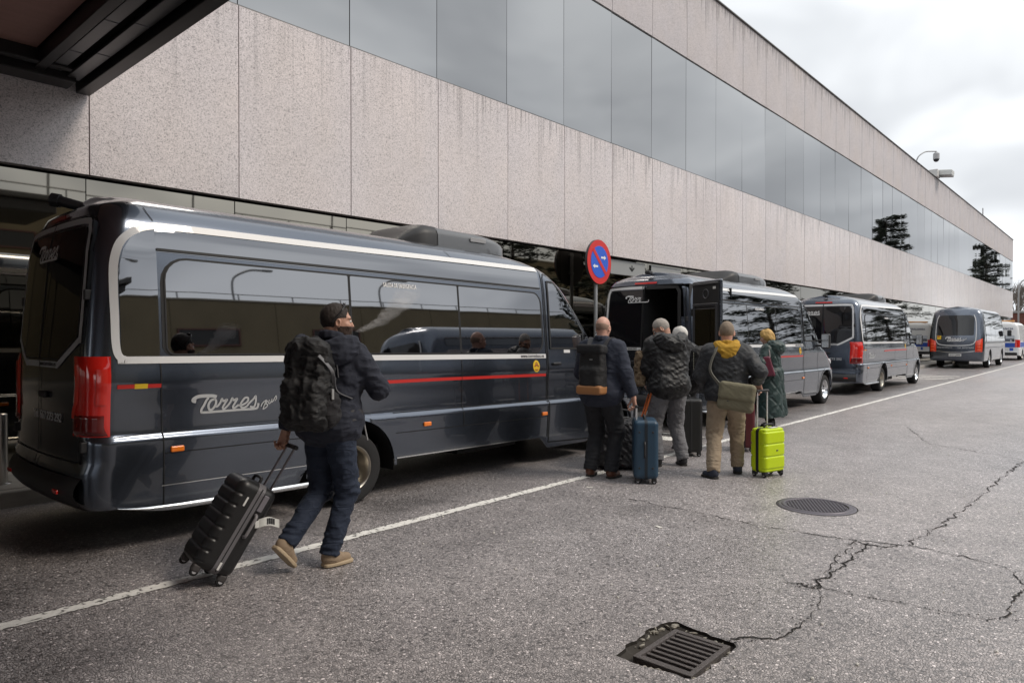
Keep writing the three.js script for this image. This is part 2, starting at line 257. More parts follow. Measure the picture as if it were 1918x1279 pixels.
// kerb and pavement along the terminal
{
  const conc = tex(256, 256, (i, j) => { const t = 0.60 + 0.10 * (tfbm(i / 256, j / 256, 8, 3, 4) - 0.5) + 0.06 * (h3(i, j, 1) - 0.5); return [t, t * 0.98, t * 0.95]; });
  const cm = M(1, 1, 1, 0.85, { map: conc });
  const pv = struct('pavement', [bx(130, 0.4, 1.1, 42, -0.07, -8.36), bx(130, 0.4, 6, 160, -0.07, -10)], cm, 'narrow grey pavement between kerb and terminal glass');
  const kb = struct('kerb', bx(130, 0.38, 0.02, 42, -0.075, -7.792), cm, 'grey kerb along the bus bay');
  for (let k = 0; k < 60; k++) mesh('kerb_stone', rb(0.99, 0.42, 0.13, 0.018, -3 + k, -0.062, -7.73), cm, kb);
  for (let k = 0; k < 40; k++) mesh('paving_slab', rb(0.985, 0.05, 0.98, 0.006, -3 + k, 0.122, -8.31), cm, pv);
}
// ------------------------------------------------------------------ terminal building
const WZ = -8.8, MOD = 1.762, JX = 2.664;
{
  // speckled cast stone; rain has run down from the upper edge of each panel
  const stoneTex = (seed, streak, base = 0.825) => tex(512, 768, (i, j) => {
    const u = i / 512, v = j / 768, g = h3(i >> 1, j >> 1, seed), g2 = h3(i, j, seed + 9), sp = tnoise(i / 3.0, j / 3.0, 4096, seed + 3);
    let t = base + 0.05 * (tfbm(u, v, 3, seed, 4) - 0.5) + 0.06 * (g2 - 0.5);
    if (sp > 0.66) t -= 0.15 * sstep(0.66, 0.84, sp); else if (sp < 0.3) t += 0.05; if (g > 0.94) t -= 0.16;
    const run = tnoise(i / 7, 0.3, 4096, seed + 20) * 0.6 + tnoise(i / 2.6, 0.7, 4096, seed + 24) * 0.4, len = 0.12 + 0.75 * Math.pow(tnoise(i / 23, 2.1, 4096, seed + 29), 2.2);
    t -= streak * sstep(0.46, 0.75, run) * sstep(1 - len, 1, v) * (0.75 + 0.5 * tnoise(i / 3, j / 9, 4096, seed + 33));
    const w = tfbm(u, v, 2, seed + 50, 3) - 0.5;
    return [t * (1.0 + 0.03 * w), t * (0.962 + 0.01 * w), t * (0.962 - 0.02 * w)];
  });
  const lowM = [1, 2, 3, 4].map((s, i) => M(1, 1, 1, 0.16, { map: stoneTex(s * 101, 0.08 + 0.05 * i), ior: 1.5, specularIntensity: 0.9 }));
  const topM = [5, 6, 7].map((s, i) => M(1, 1, 1, 0.5, { map: stoneTex(s * 101, 0.2 + 0.05 * i, 0.725), ior: 1.4, specularIntensity: 0.6 }));
  const glassM = [0.315, 0.335, 0.30].map((c) => M(c * 0.985, c, c * 1.025, 0.015, { metalness: 1 }));
  const darkM = [0.225, 0.245, 0.21].map((c) => M(c * 1.04, c * 0.97, c * 0.84, 0.02, { metalness: 1 }));
  const core = M(0.02, 0.02, 0.02, 0.8), metal = M(0.16, 0.155, 0.15, 0.45, { metalness: 0.8 });
  const b = thing('terminal_building', 'long terminal with bands of pale speckled stone and mirrored glass', 'building', [0, 0, WZ]);
  const X0 = JX - 7 * MOD, X1 = JX + 46 * MOD, mid = (X0 + X1) / 2, len = X1 - X0;
  mesh('wall_core', [bx(len - 0.1, 10.9, 18, mid, 5.5, -9.26)], core, b);
  mesh('end_wall', rb(0.3, 7.6, 17.9, 0.02, X1 - 0.16, 7.2, -9.3), topM[0], b);
  const gl = new THREE.BoxGeometry(MOD - 0.014, 2.53, 0.12), gw = new THREE.BoxGeometry(MOD - 0.012, 2.94, 0.03), gt = new THREE.BoxGeometry(MOD - 0.016, 2.1, 0.12), gd = new THREE.BoxGeometry(MOD - 0.012, 3.2, 0.03);
  const R = rng(4);
  for (let k = -7; k < 46; k++) {
    const x = JX + (k + 0.5) * MOD, a = mesh('stone_panel', gl, lowM[Math.floor(R() * 4)], b); a.position.set(x, 4.66, -0.06 + (R() - 0.5) * 0.004); if (R() < 0.5) a.rotation.z = 0; 
    const w = mesh('window_pane', gw, glassM[Math.floor(R() * 3)], b); w.position.set(x, 7.425, -0.045); w.rotation.set((R() - 0.5) * 0.006, (R() - 0.5) * 0.006, 0);
    const t = mesh('stone_panel', gt, topM[Math.floor(R() * 3)], b); t.position.set(x, 9.97, -0.06 + (R() - 0.5) * 0.004);
    const d = mesh('ground_floor_pane', gd, darkM[Math.floor(R() * 3)], b); d.position.set(x, 1.765, -0.14); d.rotation.set((R() - 0.5) * 0.004, (R() - 0.5) * 0.004, 0);
  }
  mesh('coping', [rb(len, 0.04, 0.5, 0.01, mid, 11.045, -0.2)], metal, b);
  mesh('sill_strip', [bx(len, 0.012, 0.06, mid, 5.937, -0.045), bx(len, 0.012, 0.06, mid, 8.907, -0.045)], metal, b);
  // sign plates behind the ground-floor glass line
  const sg = M(0.30, 0.31, 0.31, 0.35), ink = M(0.01, 0.01, 0.01, 0.5);
  const p1 = mesh('arrow_plate', rb(1.5, 0.34, 0.03, 0.012, 14.05, 3.17, -0.1), sg, b);
  mesh('down_arrow', [bx(0.035, 0.12, 0.006, 14.2, 3.19, -0.082), rod([14.2, 3.12, -0.082], [14.1, 3.2, -0.082], 0.04, 0.006), rod([14.2, 3.12, -0.0815], [14.3, 3.2, -0.0815], 0.04, 0.006)], ink, p1);
  mesh('blank_plate', rb(1.5, 0.34, 0.03, 0.012, 15.85, 3.17, -0.1), sg, b);
  // camera dome and floodlight on the parapet
  const c = thing('security_camera', 'grey dome camera on a bent arm over the terminal parapet', 'camera', [43.5, 11.06, WZ]);
  const grey = M(0.33, 0.33, 0.34, 0.4), dark = M(0.015, 0.015, 0.02, 0.15);
  mesh('bracket_arm', [tube([[-0.45, 0, -0.1], [-0.4, 0.35, 0.05], [0, 0.62, 0.3], [0.55, 0.68, 0.7]], 0.035, 8)], grey, c);
  mesh('housing', [cyl(0.16, 0.16, 0.3, 0.55, 0.25, 0.7, 16), cyl(0.16, 0.05, 0.1, 0.55, 0.55, 0.7, 16)], grey, c);
  mesh('dome', at(new THREE.SphereGeometry(0.145, 16, 10), 0.55, 0.24, 0.7), dark, c);
  const f = thing('floodlight', 'pale boxy floodlight leaning over the terminal parapet', 'floodlight', [47.9, 11.06, WZ]);
  mesh('mounting_box', rb(0.8, 0.45, 0.5, 0.03, -0.1, 0.2, -0.1), M(0.5, 0.49, 0.48, 0.6), f);
  const h = mesh('lamp_head', rb(0.8, 0.34, 0.75, 0.06, 0.35, 0.3, 0.4), M(0.5, 0.51, 0.5, 0.5), f); h.rotation.x = 0.12;
  mesh('lamp_glass', bx(0.74, 0.02, 0.68, 0.36, 0.125, 0.42), dark, h);
  const an = thing('roof_antenna', 'thin antenna mast on the far end of the roof', 'antenna', [80, 11, WZ - 2]); mesh('mast', bar([0, 0, 0], [0, 2.9, 0], 0.05), grey, an); mesh('mast_foot', rb(0.5, 0.1, 0.5, 0.02, 0, 0.03, 0), grey, an);
}
// canopy over the street at the left
{
  const c = thing('entrance_canopy', 'dark brown canopy soffit with steel edges at upper left', 'canopy', [0, 0, 0]);
  const x1 = 2.66, x0 = -34, z0 = WZ + 0.03, z1 = 2.4, y = 4.27;
  const brown = tex(512, 512, (i, j) => { const u = i / 512, v = j / 512, t = 0.6 + 0.1 * (tfbm(u, v, 4, 7, 5) - 0.5) + 0.03 * (tnoise(i / 40, j / 2.5, 4096, 5) - 0.5) + 0.02 * (h3(i, j, 2) - 0.5); return [t * 1.12, t * 0.86, t * 0.8]; });
  const sm = M(1, 1, 1, 0.7, { map: brown }), dk = M(0.025, 0.023, 0.024, 0.4, { metalness: 0.5 }), st = M(0.12, 0.12, 0.125, 0.35, { metalness: 0.7 });
  const w = x1 - x0, dz = z1 - z0;
  for (let k = 0; k < 11; k++) { const g = bx(3.1, 0.05, dz - 0.9, x1 - 0.62 - 3.12 * (k + 0.5), y + 0.24, (z0 + z1) / 2); mesh('soffit_panel', g, sm, c); }
  mesh('roof_slab', bx(w - 0.02, 0.5, dz - 0.02, (x0 + x1) / 2, y + 0.56, (z0 + z1) / 2), dk, c);
  mesh('edge_beam', [rb(0.14, 0.75, dz, 0.01, x1 - 0.07, y + 0.375, (z0 + z1) / 2)], dk, c);
  mesh('inner_beam', [rb(0.1, 0.2, dz - 0.3, 0.01, x1 - 0.56, y + 0.17, (z0 + z1) / 2)], dk, c);
  for (let k = 0; k < 11; k++) { mesh('edge_strip', rb(0.13, 0.03, 0.96, 0.006, x1 - 0.24, y + 0.08, z0 + 0.72 + k * 0.98), st, c); mesh('edge_strip', rb(0.12, 0.03, 0.96, 0.006, x1 - 0.42, y + 0.12, z0 + 0.5 + k * 0.98), st, c); }
  mesh('wall_beam', [rb(w - 0.2, 0.16, 0.3, 0.01, (x0 + x1) / 2 - 0.12, y + 0.1, z0 + 0.16), rb(w - 0.2, 0.2, 0.1, 0.01, (x0 + x1) / 2 - 0.12, y + 0.18, z0 + 0.46)], dk, c);
  mesh('front_beam', [rb(w, 0.75, 0.14, 0.01, (x0 + x1) / 2, y + 0.376, z1 + 0.075)], dk, c);
}
// unseen block and closing wall behind the camera, added to shut out sky light
{
  const b = thing('added_storey', 'unseen storey above the canopy, added to block the sky behind the camera', 'building', [0, 0, 0]), sm = M(0.3, 0.28, 0.26, 0.6), gm = M(0.2, 0.21, 0.22, 0.03, { metalness: 1 });
  mesh('block', bx(30, 6.4, 22.6, -17, 8.4, 2.6), sm, b); for (let k = 0; k < 12; k++) mesh('window_pane', bx(0.06, 2.6, 1.75, -1.98, 7.6, -7.6 + k * 1.8), gm, b); mesh('end_wall', bx(0.5, 5.6, 13, -33.4, 2.6, -2.3), sm, b);
}
// bollard on the pavement
{
  const b = thing('bollard', 'stainless steel bollard on the pavement at the left edge', 'bollard', [1.69, 0.147, -8.14]);
  mesh('post', [cyl(0.055, 0.055, 0.67, 0, 0, 0, 24), at(new THREE.SphereGeometry(0.055, 24, 8, 0, 7, 0, 1.57).scale(1, 0.25, 1), 0, 0.67, 0)], M(0.55, 0.53, 0.51, 0.28, { metalness: 1 }), b);
  mesh('base_ring', cyl(0.085, 0.08, 0.012, 0, 0, 0, 24), M(0.4, 0.39, 0.38, 0.4, { metalness: 1 }), b);
}
// ------------------------------------------------------------------ minibuses
const paintDark = M(0.105, 0.122, 0.155, 0.26, { metalness: 0.93, clearcoat: 1, clearcoatRoughness: 0.03 });
const tint = M(0.235, 0.24, 0.255, 0.02, { metalness: 1 });
const tintRear = M(0.008, 0.008, 0.01, 0.03, { ior: 1.6 });
const rubber = M(0.012, 0.012, 0.013, 0.6), seamM = M(0.006, 0.006, 0.007, 0.7), vinyl = M(0.72, 0.72, 0.72, 0.35, { clearcoat: 0.5 }), silverVinyl = M(0.45, 0.46, 0.47, 0.4), redVinyl = M(0.55, 0.03, 0.025, 0.35), yellowVinyl = M(0.75, 0.5, 0.03, 0.4), inkM = M(0.03, 0.03, 0.035, 0.5);
const chrome = M(0.72, 0.74, 0.76, 0.2, { metalness: 1 }), steel = M(0.42, 0.39, 0.34, 0.32, { metalness: 1 }), lampRed = M(0.68, 0.018, 0.012, 0.08, { clearcoat: 1 }), lampDark = M(0.14, 0.006, 0.006, 0.1, { clearcoat: 1 }), amber = M(0.85, 0.2, 0.01, 0.15, { clearcoat: 1 }), tyreM = M(0.016, 0.016, 0.017, 0.85), plasticM = M(0.02, 0.02, 0.022, 0.5), whitePlate = M(0.7, 0.7, 0.68, 0.5);
// handwritten strokes of the logo: width 1 unit
const LOGO = [
  [0.05, [[0.06, 0.078], [0.02, 0.088], [0.028, 0.116], [0.096, 0.149], [0.202, 0.153], [0.31, 0.147], [0.364, 0.129]]],
  [0.034, [[0.243, 0.125], [0.21, 0.086], [0.173, 0.014], [0.141, -0.037], [0.137, -0.077], [0.173, -0.09], [0.428, -0.088], [0.687, -0.084], [0.966, -0.084], [1.016, -0.057], [1.028, -0.001]]],
  [0.034, [[0.343, 0.099], [0.281, 0.082], [0.242, 0.018], [0.253, -0.048], [0.297, -0.051], [0.347, 0.012], [0.353, 0.078], [0.322, 0.095]]],
  [0.03, [[0.347, -0.013], [0.377, -0.01], [0.419, 0.041], [0.445, 0.098], [0.466, 0.062], [0.523, 0.084], [0.487, 0.021], [0.456, -0.036], [0.479, -0.055], [0.539, -0.007]]],
  [0.03, [[0.539, -0.007], [0.578, 0.045], [0.604, 0.099], [0.626, 0.066], [0.683, 0.09], [0.648, 0.025], [0.615, -0.033], [0.639, -0.051], [0.705, -0.008]]],
  [0.03, [[0.705, -0.017], [0.776, -0.008], [0.848, 0.035], [0.858, 0.086], [0.812, 0.095], [0.758, 0.04], [0.733, -0.018], [0.767, -0.056], [0.83, -0.041], [0.87, 0.004]]],
  [0.03, [[0.87, 0.004], [0.948, 0.073], [0.98, 0.113], [0.986, 0.071], [0.977, -0.007], [0.948, -0.055], [0.888, -0.045]]],
];
const LOGO_BUS = [
  [0.017, [[1.072, -0.056], [1.091, -0.009], [1.151, 0.036], [1.178, 0.017], [1.142, -0.02], [1.182, -0.031], [1.163, -0.07], [1.1, -0.103]]], [0.016, [[1.1, -0.101], [1.125, -0.041], [1.156, 0.027]]],
  [0.016, [[1.213, 0.042], [1.199, -0.01], [1.229, -0.008], [1.257, 0.057], [1.251, 0.003], [1.277, 0.019]]], [0.016, [[1.277, 0.019], [1.323, 0.098], [1.334, 0.057], [1.305, 0.021]]],
];
// flat ribbon along a polyline; put(u, v) lifts a drawing point onto the surface
function ribbon(pts, w, put, step = 0.05, smooth = true, closed = false) {
  let P = pts.map((p) => new THREE.Vector2(...p));
  if (smooth) { const c = new THREE.SplineCurve(closed ? [...P, P[0]] : P); P = c.getPoints(Math.max(pts.length * 5, Math.ceil(c.getLength() / step))); }
  else { const Q = []; for (let i = 0; i + 1 < P.length + (closed ? 1 : 0); i++) { const a = P[i], b = P[(i + 1) % P.length], n = Math.max(1, Math.ceil(a.distanceTo(b) / step)); for (let k = 0; k < n; k++) Q.push(a.clone().lerp(b, k / n)); } Q.push(closed ? P[0].clone() : P[P.length - 1]); P = Q; }
  const pos = [], idx = [];
  for (let i = 0; i < P.length; i++) {
    const a = P[closed && i === 0 ? P.length - 2 : Math.max(0, i - 1)], b = P[closed && i === P.length - 1 ? 1 : Math.min(P.length - 1, i + 1)], d = b.clone().sub(a); d.normalize(); const nx = -d.y * w / 2, ny = d.x * w / 2;
    pos.push(...put(P[i].x + nx, P[i].y + ny), ...put(P[i].x - nx, P[i].y - ny)); if (i) { const o = i * 2; idx.push(o - 2, o - 1, o + 1, o - 2, o + 1, o); }
  }
  const g = new THREE.BufferGeometry(); g.setAttribute('position', new THREE.Float32BufferAttribute(pos, 3)); g.setAttribute('uv', new THREE.Float32BufferAttribute(new Float32Array(pos.length / 3 * 2), 2)); g.setIndex(idx); g.computeVertexNormals(); return g;
}
// convex outline filled with small cells, each lifted onto the surface
function fill(poly, put, step = 0.08, stepY = step) {
  const xs = poly.map((p) => p[0]), ys = poly.map((p) => p[1]), x0 = Math.min(...xs), x1 = Math.max(...xs), y0 = Math.min(...ys), y1 = Math.max(...ys), nx = Math.max(1, Math.ceil((x1 - x0) / step)), ny = Math.max(1, Math.ceil((y1 - y0) / stepY)), out = [];
  let area = 0; poly.forEach((p, i) => { const q = poly[(i + 1) % poly.length]; area += p[0] * q[1] - q[0] * p[1]; }); const ccw = area > 0;
  for (let i = 0; i < nx; i++) for (let j = 0; j < ny; j++) {
    let c = [[x0 + (x1 - x0) * i / nx, y0 + (y1 - y0) * j / ny], [x0 + (x1 - x0) * (i + 1) / nx, y0 + (y1 - y0) * j / ny], [x0 + (x1 - x0) * (i + 1) / nx, y0 + (y1 - y0) * (j + 1) / ny], [x0 + (x1 - x0) * i / nx, y0 + (y1 - y0) * (j + 1) / ny]];
    for (let k = 0; k < poly.length && c.length; k++) {
      const a = poly[k], b = poly[(k + 1) % poly.length], sd = (p) => ((b[0] - a[0]) * (p[1] - a[1]) - (b[1] - a[1]) * (p[0] - a[0])) * (ccw ? 1 : -1), o = [];
      for (let m = 0; m < c.length; m++) { const p = c[m], q = c[(m + 1) % c.length], s = sd(p), t = sd(q); if (s >= 0) o.push(p); if ((s >= 0) !== (t >= 0)) { const r = s / (s - t); o.push([p[0] + (q[0] - p[0]) * r, p[1] + (q[1] - p[1]) * r]); } } c = o;
    }
    for (let m = 1; m + 1 < c.length; m++) for (const p of [c[0], c[m], c[m + 1]]) out.push(...put(p[0], p[1]));
  }
  const g = new THREE.BufferGeometry(); g.setAttribute('position', new THREE.Float32BufferAttribute(out, 3)); const m = mergeVertices(g, 1e-5); m.computeVertexNormals(); m.setAttribute('uv', new THREE.Float32BufferAttribute(new Float32Array(m.attributes.position.count * 2), 2)); return m;
}
function rrect(x0, x1, y0, y1, r, n = 5) { const R = Array.isArray(r) ? r : [r, r, r, r], o = []; [[x0 + R[0], y0 + R[0], 180, R[0]], [x1 - R[1], y0 + R[1], 270, R[1]], [x1 - R[2], y1 - R[2], 0, R[2]], [x0 + R[3], y1 - R[3], 90, R[3]]].forEach(([cx, cy, a, q]) => { for (let k = 0; k <= n; k++) { const t = (a + 90 * k / n) * Math.PI / 180; o.push([cx + q * Math.cos(t), cy + q * Math.sin(t)]); } }); return o; }
function curveAt(t) { return (y) => { if (y <= t[0][0]) return t[0][1]; for (let i = 0; i + 1 < t.length; i++) if (y <= t[i + 1][0]) { const k = (y - t[i][0]) / (t[i + 1][0] - t[i][0]); return lerp(t[i][1], t[i + 1][1], k); } return t[t.length - 1][1]; }; }
function mapText(s, size, put, u0, v0, dirU = 1, slant = 0) { const g = textGeo(s, size, 0.0012), p = g.attributes.position; for (let i = 0; i < p.count; i++) { const q = put(u0 + dirU * (p.getX(i) + slant * p.getY(i)), v0 + p.getY(i), p.getZ(i)); p.setXYZ(i, ...q); } g.computeVertexNormals(); return g; }

// a van body from its height curves: half width, front and rear ends; x forward from the rear face, z to the right
class Body {
  constructor(o) { Object.assign(this, { pitch: 0, px: 0, rc: 0.17, bulge: 0.05 }, o); this.w = curveAt(o.width); this.f = curveAt(o.front); this.r = curveAt(o.rear); this.ca = curveAt(o.cornerA); this.cb = curveAt(o.cornerB); }
  tilt(x, y) { return y - this.pitch * (x - this.px); }
  // half width at (x, y)
  zAt(x, y) {
    const w = this.w(y), xf = this.f(y), a = this.ca(y), b = this.cb(y), xr = this.r(y), rc = this.rc;
    if (x > xf - a) { const u = clamp((x - (xf - a)) / a); return w - b * (1 - Math.sqrt(Math.max(0, 1 - u * u))); }
    if (x < xr + rc) { const u = clamp((xr + rc - x) / rc); return w - rc * (1 - Math.sqrt(Math.max(0, 1 - u * u))); }
    return w;
  }
  xRear(y, z) { return this.r(y) - this.bulge * (1 - Math.pow(Math.min(1, Math.abs(z) / 0.85), 2)) + this.bulge * 0; }
  side(sgn, off = 0.003) { return (x, y, d = 0) => { const e = 0.01, z = this.zAt(x, y), sy = (this.zAt(x, y + e) - z) / e, sx = (this.zAt(x + e, y) - z) / e, l = Math.hypot(1, sy, sx), o = (off + d) / l; const X = x - sx * o, Y = y - sy * o; return [X, this.tilt(X, Y), sgn * (z + o)]; }; }
  back(off = 0.003) { return (z, y, d = 0) => { const e = 0.01, x = this.xRear(y, z), sy = (this.xRear(y + e, z) - x) / e, l = Math.hypot(1, sy), o = (off + d) / l; const X = x - o, Y = y + sy * o; return [X, this.tilt(X, Y), z]; }; }
  // around the rear corner: s = 0 at the side where the corner starts, growing towards the middle of the back
  corner(sgn, off = 0.01) { return (s, y) => { const rc = this.rc, w = this.w(y), xr = this.r(y), q = rc * Math.PI / 2; if (s < 0) return [xr + rc - s, this.tilt(xr + rc - s, y), sgn * (w + off)]; if (s < q) { const a = s / rc; return [xr + rc - (rc + off) * Math.sin(a), this.tilt(xr, y), sgn * (w - rc + (rc + off) * Math.cos(a))]; } const z = w - rc - (s - q); return [this.xRear(y, z) - off, this.tilt(xr, y), sgn * z]; }; }
  bottom(x) { let y = this.low(x); for (const xw of this.axles) { const d = x - xw; if (Math.abs(d) < this.arch) y = Math.max(y, this.axleY + Math.sqrt(this.arch * this.arch - d * d)); } return y; }
  shell(open) {
    const ys = this.rows, NF = 9, NR = 7, NB = 8, xe0 = this.f(0.5) - this.ca(0.5), cols = [];
    const X = []; for (let x = this.rc; x < xe0; x += 0.16) X.push(x); X.push(xe0); for (const a of this.axles) for (let k = -16; k <= 16; k++) X.push(a + this.arch * Math.sin(k / 16 * Math.PI / 2)); for (const x of this.cuts || []) X.push(x - 0.004, x + 0.004);
    const U = [...new Set(X.map((v) => Math.round(v * 1e4) / 1e4))].filter((v) => v >= this.rc && v <= xe0).sort((a, b) => a - b).filter((v, i, A) => !i || v - A[i - 1] > 0.006);
    const half = (y) => {                                                  // outline at height y, front middle to rear middle
      const w = this.w(y), xf = this.f(y), a = this.ca(y), b = this.cb(y), xr = this.r(y), rc = this.rc, xe = xf - a, o = [], m = 3.6;
      const nose = 0.07 * (y < 1.3 ? 1 : 0.6);
      for (let k = 0; k < NF; k++) { const t = k / NF; o.push([xf + nose * (1 - Math.pow(t, 2)) - 0, t * (w - b)]); }
      for (let k = 0; k < NF; k++) { const t = k / NF * Math.PI / 2; o.push([xe + a * Math.cos(t), w - b + b * Math.sin(t)]); }
      const S = xe0 - m, k2 = (xe - m) / S; for (let i = U.length - 1; i >= 0; i--) { const x = U[i]; o.push([x > m ? m + (x - m) * k2 : (x - this.rc) + rc + xr * (1 - (x - this.rc) / (m - this.rc)), w]); }
      for (let k = 1; k <= NR; k++) { const t = k / NR * Math.PI / 2; o.push([xr + rc - rc * Math.sin(t), w - rc + rc * Math.cos(t)]); }
      for (let k = 1; k <= NB; k++) { const z = (w - rc) * (1 - k / NB); o.push([this.xRear(y, z), z]); }
      return o;
    };
    const pos = [], idx = [], n = half(1).length, ring = 2 * n - 2, sideFrom = 2 * NF, sideTo = 2 * NF + U.length;
    for (const y of ys) { const h = half(y); const full = [...h, ...h.slice(1, -1).reverse().map(([x, z]) => [x, -z])]; for (const [x, z] of full) { const yb = Math.max(y, this.bottom(x)); pos.push(x, this.tilt(x, yb), z); } }
    for (let j = 0; j + 1 < ys.length; j++) for (let i = 0; i < ring; i++) {
      const a = j * ring + i, b = j * ring + (i + 1) % ring, c = a + ring, d = b + ring;
      if (open && i >= n - 1 - NB && i < n - 1 && ys[j] > open[0] - 0.001 && ys[j + 1] < open[1] + 0.001 && open[2]((pos[3 * a + 2] + pos[3 * b + 2]) / 2)) continue;
      const same = (p, q) => Math.abs(pos[3 * p] - pos[3 * q]) + Math.abs(pos[3 * p + 1] - pos[3 * q + 1]) + Math.abs(pos[3 * p + 2] - pos[3 * q + 2]) < 1e-5;
      if (same(a, c) && same(b, d)) continue; idx.push(a, c, d, a, d, b);
    }
    // crown of the roof
    const top = (ys.length - 1) * ring, h = half(ys[ys.length - 1]), rise = this.crown, base = pos.length / 3, K = 5;
    for (let k = 1; k <= K; k++) { const t = k / K; for (let i = 0; i < n; i++) { const [x, z] = h[i], q = 1 - t; const yy = ys[ys.length - 1] + rise * (1 - q * q), xx = lerp(x, clamp(x, 0.5, this.f(ys[ys.length - 1]) - 0.5), 0.25 * t); for (const s of [1, -1]) pos.push(xx, this.tilt(xx, yy), s * z * q); } }
    for (let k = 0; k < K; k++) for (let i = 0; i + 1 < n; i++) for (const s of [0, 1]) {
      const lo = (m) => k === 0 ? (s === 0 ? top + m : top + (m === 0 || m === n - 1 ? m : ring - m)) : base + ((k - 1) * n + m) * 2 + s, hi = (m) => base + (k * n + m) * 2 + s;
      const a = lo(i), b = lo(i + 1), c = hi(i), d = hi(i + 1); s ? idx.push(a, b, d, a, d, c) : idx.push(a, c, d, a, d, b);
    }
    const g = new THREE.BufferGeometry(); g.setAttribute('position', new THREE.Float32BufferAttribute(pos, 3)); g.setIndex(idx); g.computeVertexNormals(); g.setAttribute('uv', new THREE.Float32BufferAttribute(new Float32Array(pos.length / 3 * 2), 2)); return g;
  }
}
const L2 = (a) => a.map((p) => new THREE.Vector2(...p));
function wheelParts(parent, x, z, sgn, r, dish, rimM) {                      // wheel standing on the ground; dish > 0 = deep dually rim
  const w = mesh('wheel', at(new THREE.LatheGeometry(L2([[r * 0.62, -0.11], [r * 0.70, -0.125], [r * 0.9, -0.125], [r * 0.975, -0.11], [r, -0.085], [r, -0.03], [r * 0.985, -0.026], [r * 0.985, -0.018], [r, -0.014], [r, 0.014], [r * 0.985, 0.018], [r * 0.985, 0.026], [r, 0.03], [r, 0.085], [r * 0.975, 0.11], [r * 0.9, 0.125], [r * 0.70, 0.125], [r * 0.62, 0.11]]), 40), x, r, z, Math.PI / 2, 0, 0), tyreM, parent);
  const q = [];
  const prof = dish ? [[0.02, -0.02], [r * 0.24, -0.02], [r * 0.27, -0.05], [r * 0.42, -0.06], [r * 0.5, -0.03], [r * 0.54, 0.05], [r * 0.58, 0.1], [r * 0.63, 0.118], [r * 0.655, 0.112]] : [[0.02, 0.07], [r * 0.2, 0.065], [r * 0.24, 0.05], [r * 0.36, 0.03], [r * 0.48, 0.045], [r * 0.53, 0.03], [r * 0.57, 0.09], [r * 0.63, 0.118], [r * 0.655, 0.112]];
  q.push(new THREE.LatheGeometry(L2(prof), 36)); mesh('rim', at(join(q), x, r, z, Math.PI / 2 * sgn, 0, 0), rimM, w);
  const hub = []; for (let k = 0; k < 6; k++) { const a = k / 6 * 6.283; hub.push(cyl(0.013, 0.012, 0.03, Math.cos(a) * r * 0.33, dish ? -0.055 : 0.03, Math.sin(a) * r * 0.33, 6)); } hub.push(cyl(r * 0.17, r * 0.14, 0.09, 0, dish ? -0.03 : 0.03, 0, 18));
  mesh('hub', at(join(hub), x, r, z, Math.PI / 2 * sgn, 0, 0), dish ? steel : chrome, w);
  const holes = []; for (let k = 0; k < 8; k++) { const a = (k + 0.5) / 8 * 6.283; holes.push(at(new THREE.CylinderGeometry(0.026, 0.026, 0.02, 10), Math.cos(a) * r * 0.45, dish ? -0.036 : 0.036, Math.sin(a) * r * 0.45)); } mesh('vent_hole', at(join(holes), x, r, z, Math.PI / 2 * sgn, 0, 0), seamM, w);
}
const SPR = {
  width: [[0.2, 0.955], [0.36, 0.975], [0.5, 0.985], [0.6, 0.992], [0.79, 1.0], [0.815, 0.998], [0.85, 0.972], [0.9, 0.968], [1.1, 0.972], [1.17, 0.974], [1.22, 0.985], [1.27, 0.982], [1.36, 0.972], [1.42, 0.966], [1.9, 0.927], [2.2, 0.899], [2.34, 0.876], [2.42, 0.85], [2.49, 0.81], [2.55, 0.755], [2.595, 0.69], [2.625, 0.62]],
  front: [[0.2, 7.36], [0.4, 7.42], [0.75, 7.4], [0.95, 7.32], [1.08, 7.2], [1.2, 6.98], [1.3, 6.72], [1.36, 6.52], [1.45, 6.42], [1.9, 6.03], [2.2, 5.75], [2.42, 5.5], [2.49, 5.38], [2.55, 5.2], [2.595, 4.98], [2.625, 4.7]],
  rear: [[0.2, 0.06], [0.4, 0.0], [0.6, 0.0], [0.66, 0.02], [1.4, 0.03], [2.2, 0.1], [2.42, 0.14], [2.55, 0.2], [2.625, 0.34]],
  cornerA: [[0.2, 0.62], [1.0, 0.6], [1.3, 0.5], [1.45, 0.4], [2.3, 0.36], [2.625, 0.6]], cornerB: [[0.2, 0.3], [1.0, 0.3], [1.3, 0.4], [1.45, 0.42], [2.625, 0.4]],
  rows: [0.2, 0.24, 0.28, 0.32, 0.36, 0.42, 0.48, 0.54, 0.6, 0.66, 0.72, 0.77, 0.795, 0.815, 0.83, 0.85, 0.87, 0.92, 1.0, 1.1, 1.17, 1.195, 1.22, 1.245, 1.27, 1.32, 1.36, 1.42, 1.5, 1.6, 1.75, 1.9, 2.05, 2.2, 2.28, 2.34, 2.38, 2.42, 2.455, 2.49, 2.52, 2.55, 2.575, 2.595, 2.612, 2.625],
  axles: [2.22, 6.55], arch: 0.475, axleY: 0.345, crown: 0.075,
};
SPR.low = (x) => x < 2.22 ? 0.3 - 0.03 * sstep(0.3, 0.9, x) + 0.03 * sstep(0.9, 0.2, x) : x < 5.08 ? 0.4 : x < 5.95 ? 0.26 : 0.3;
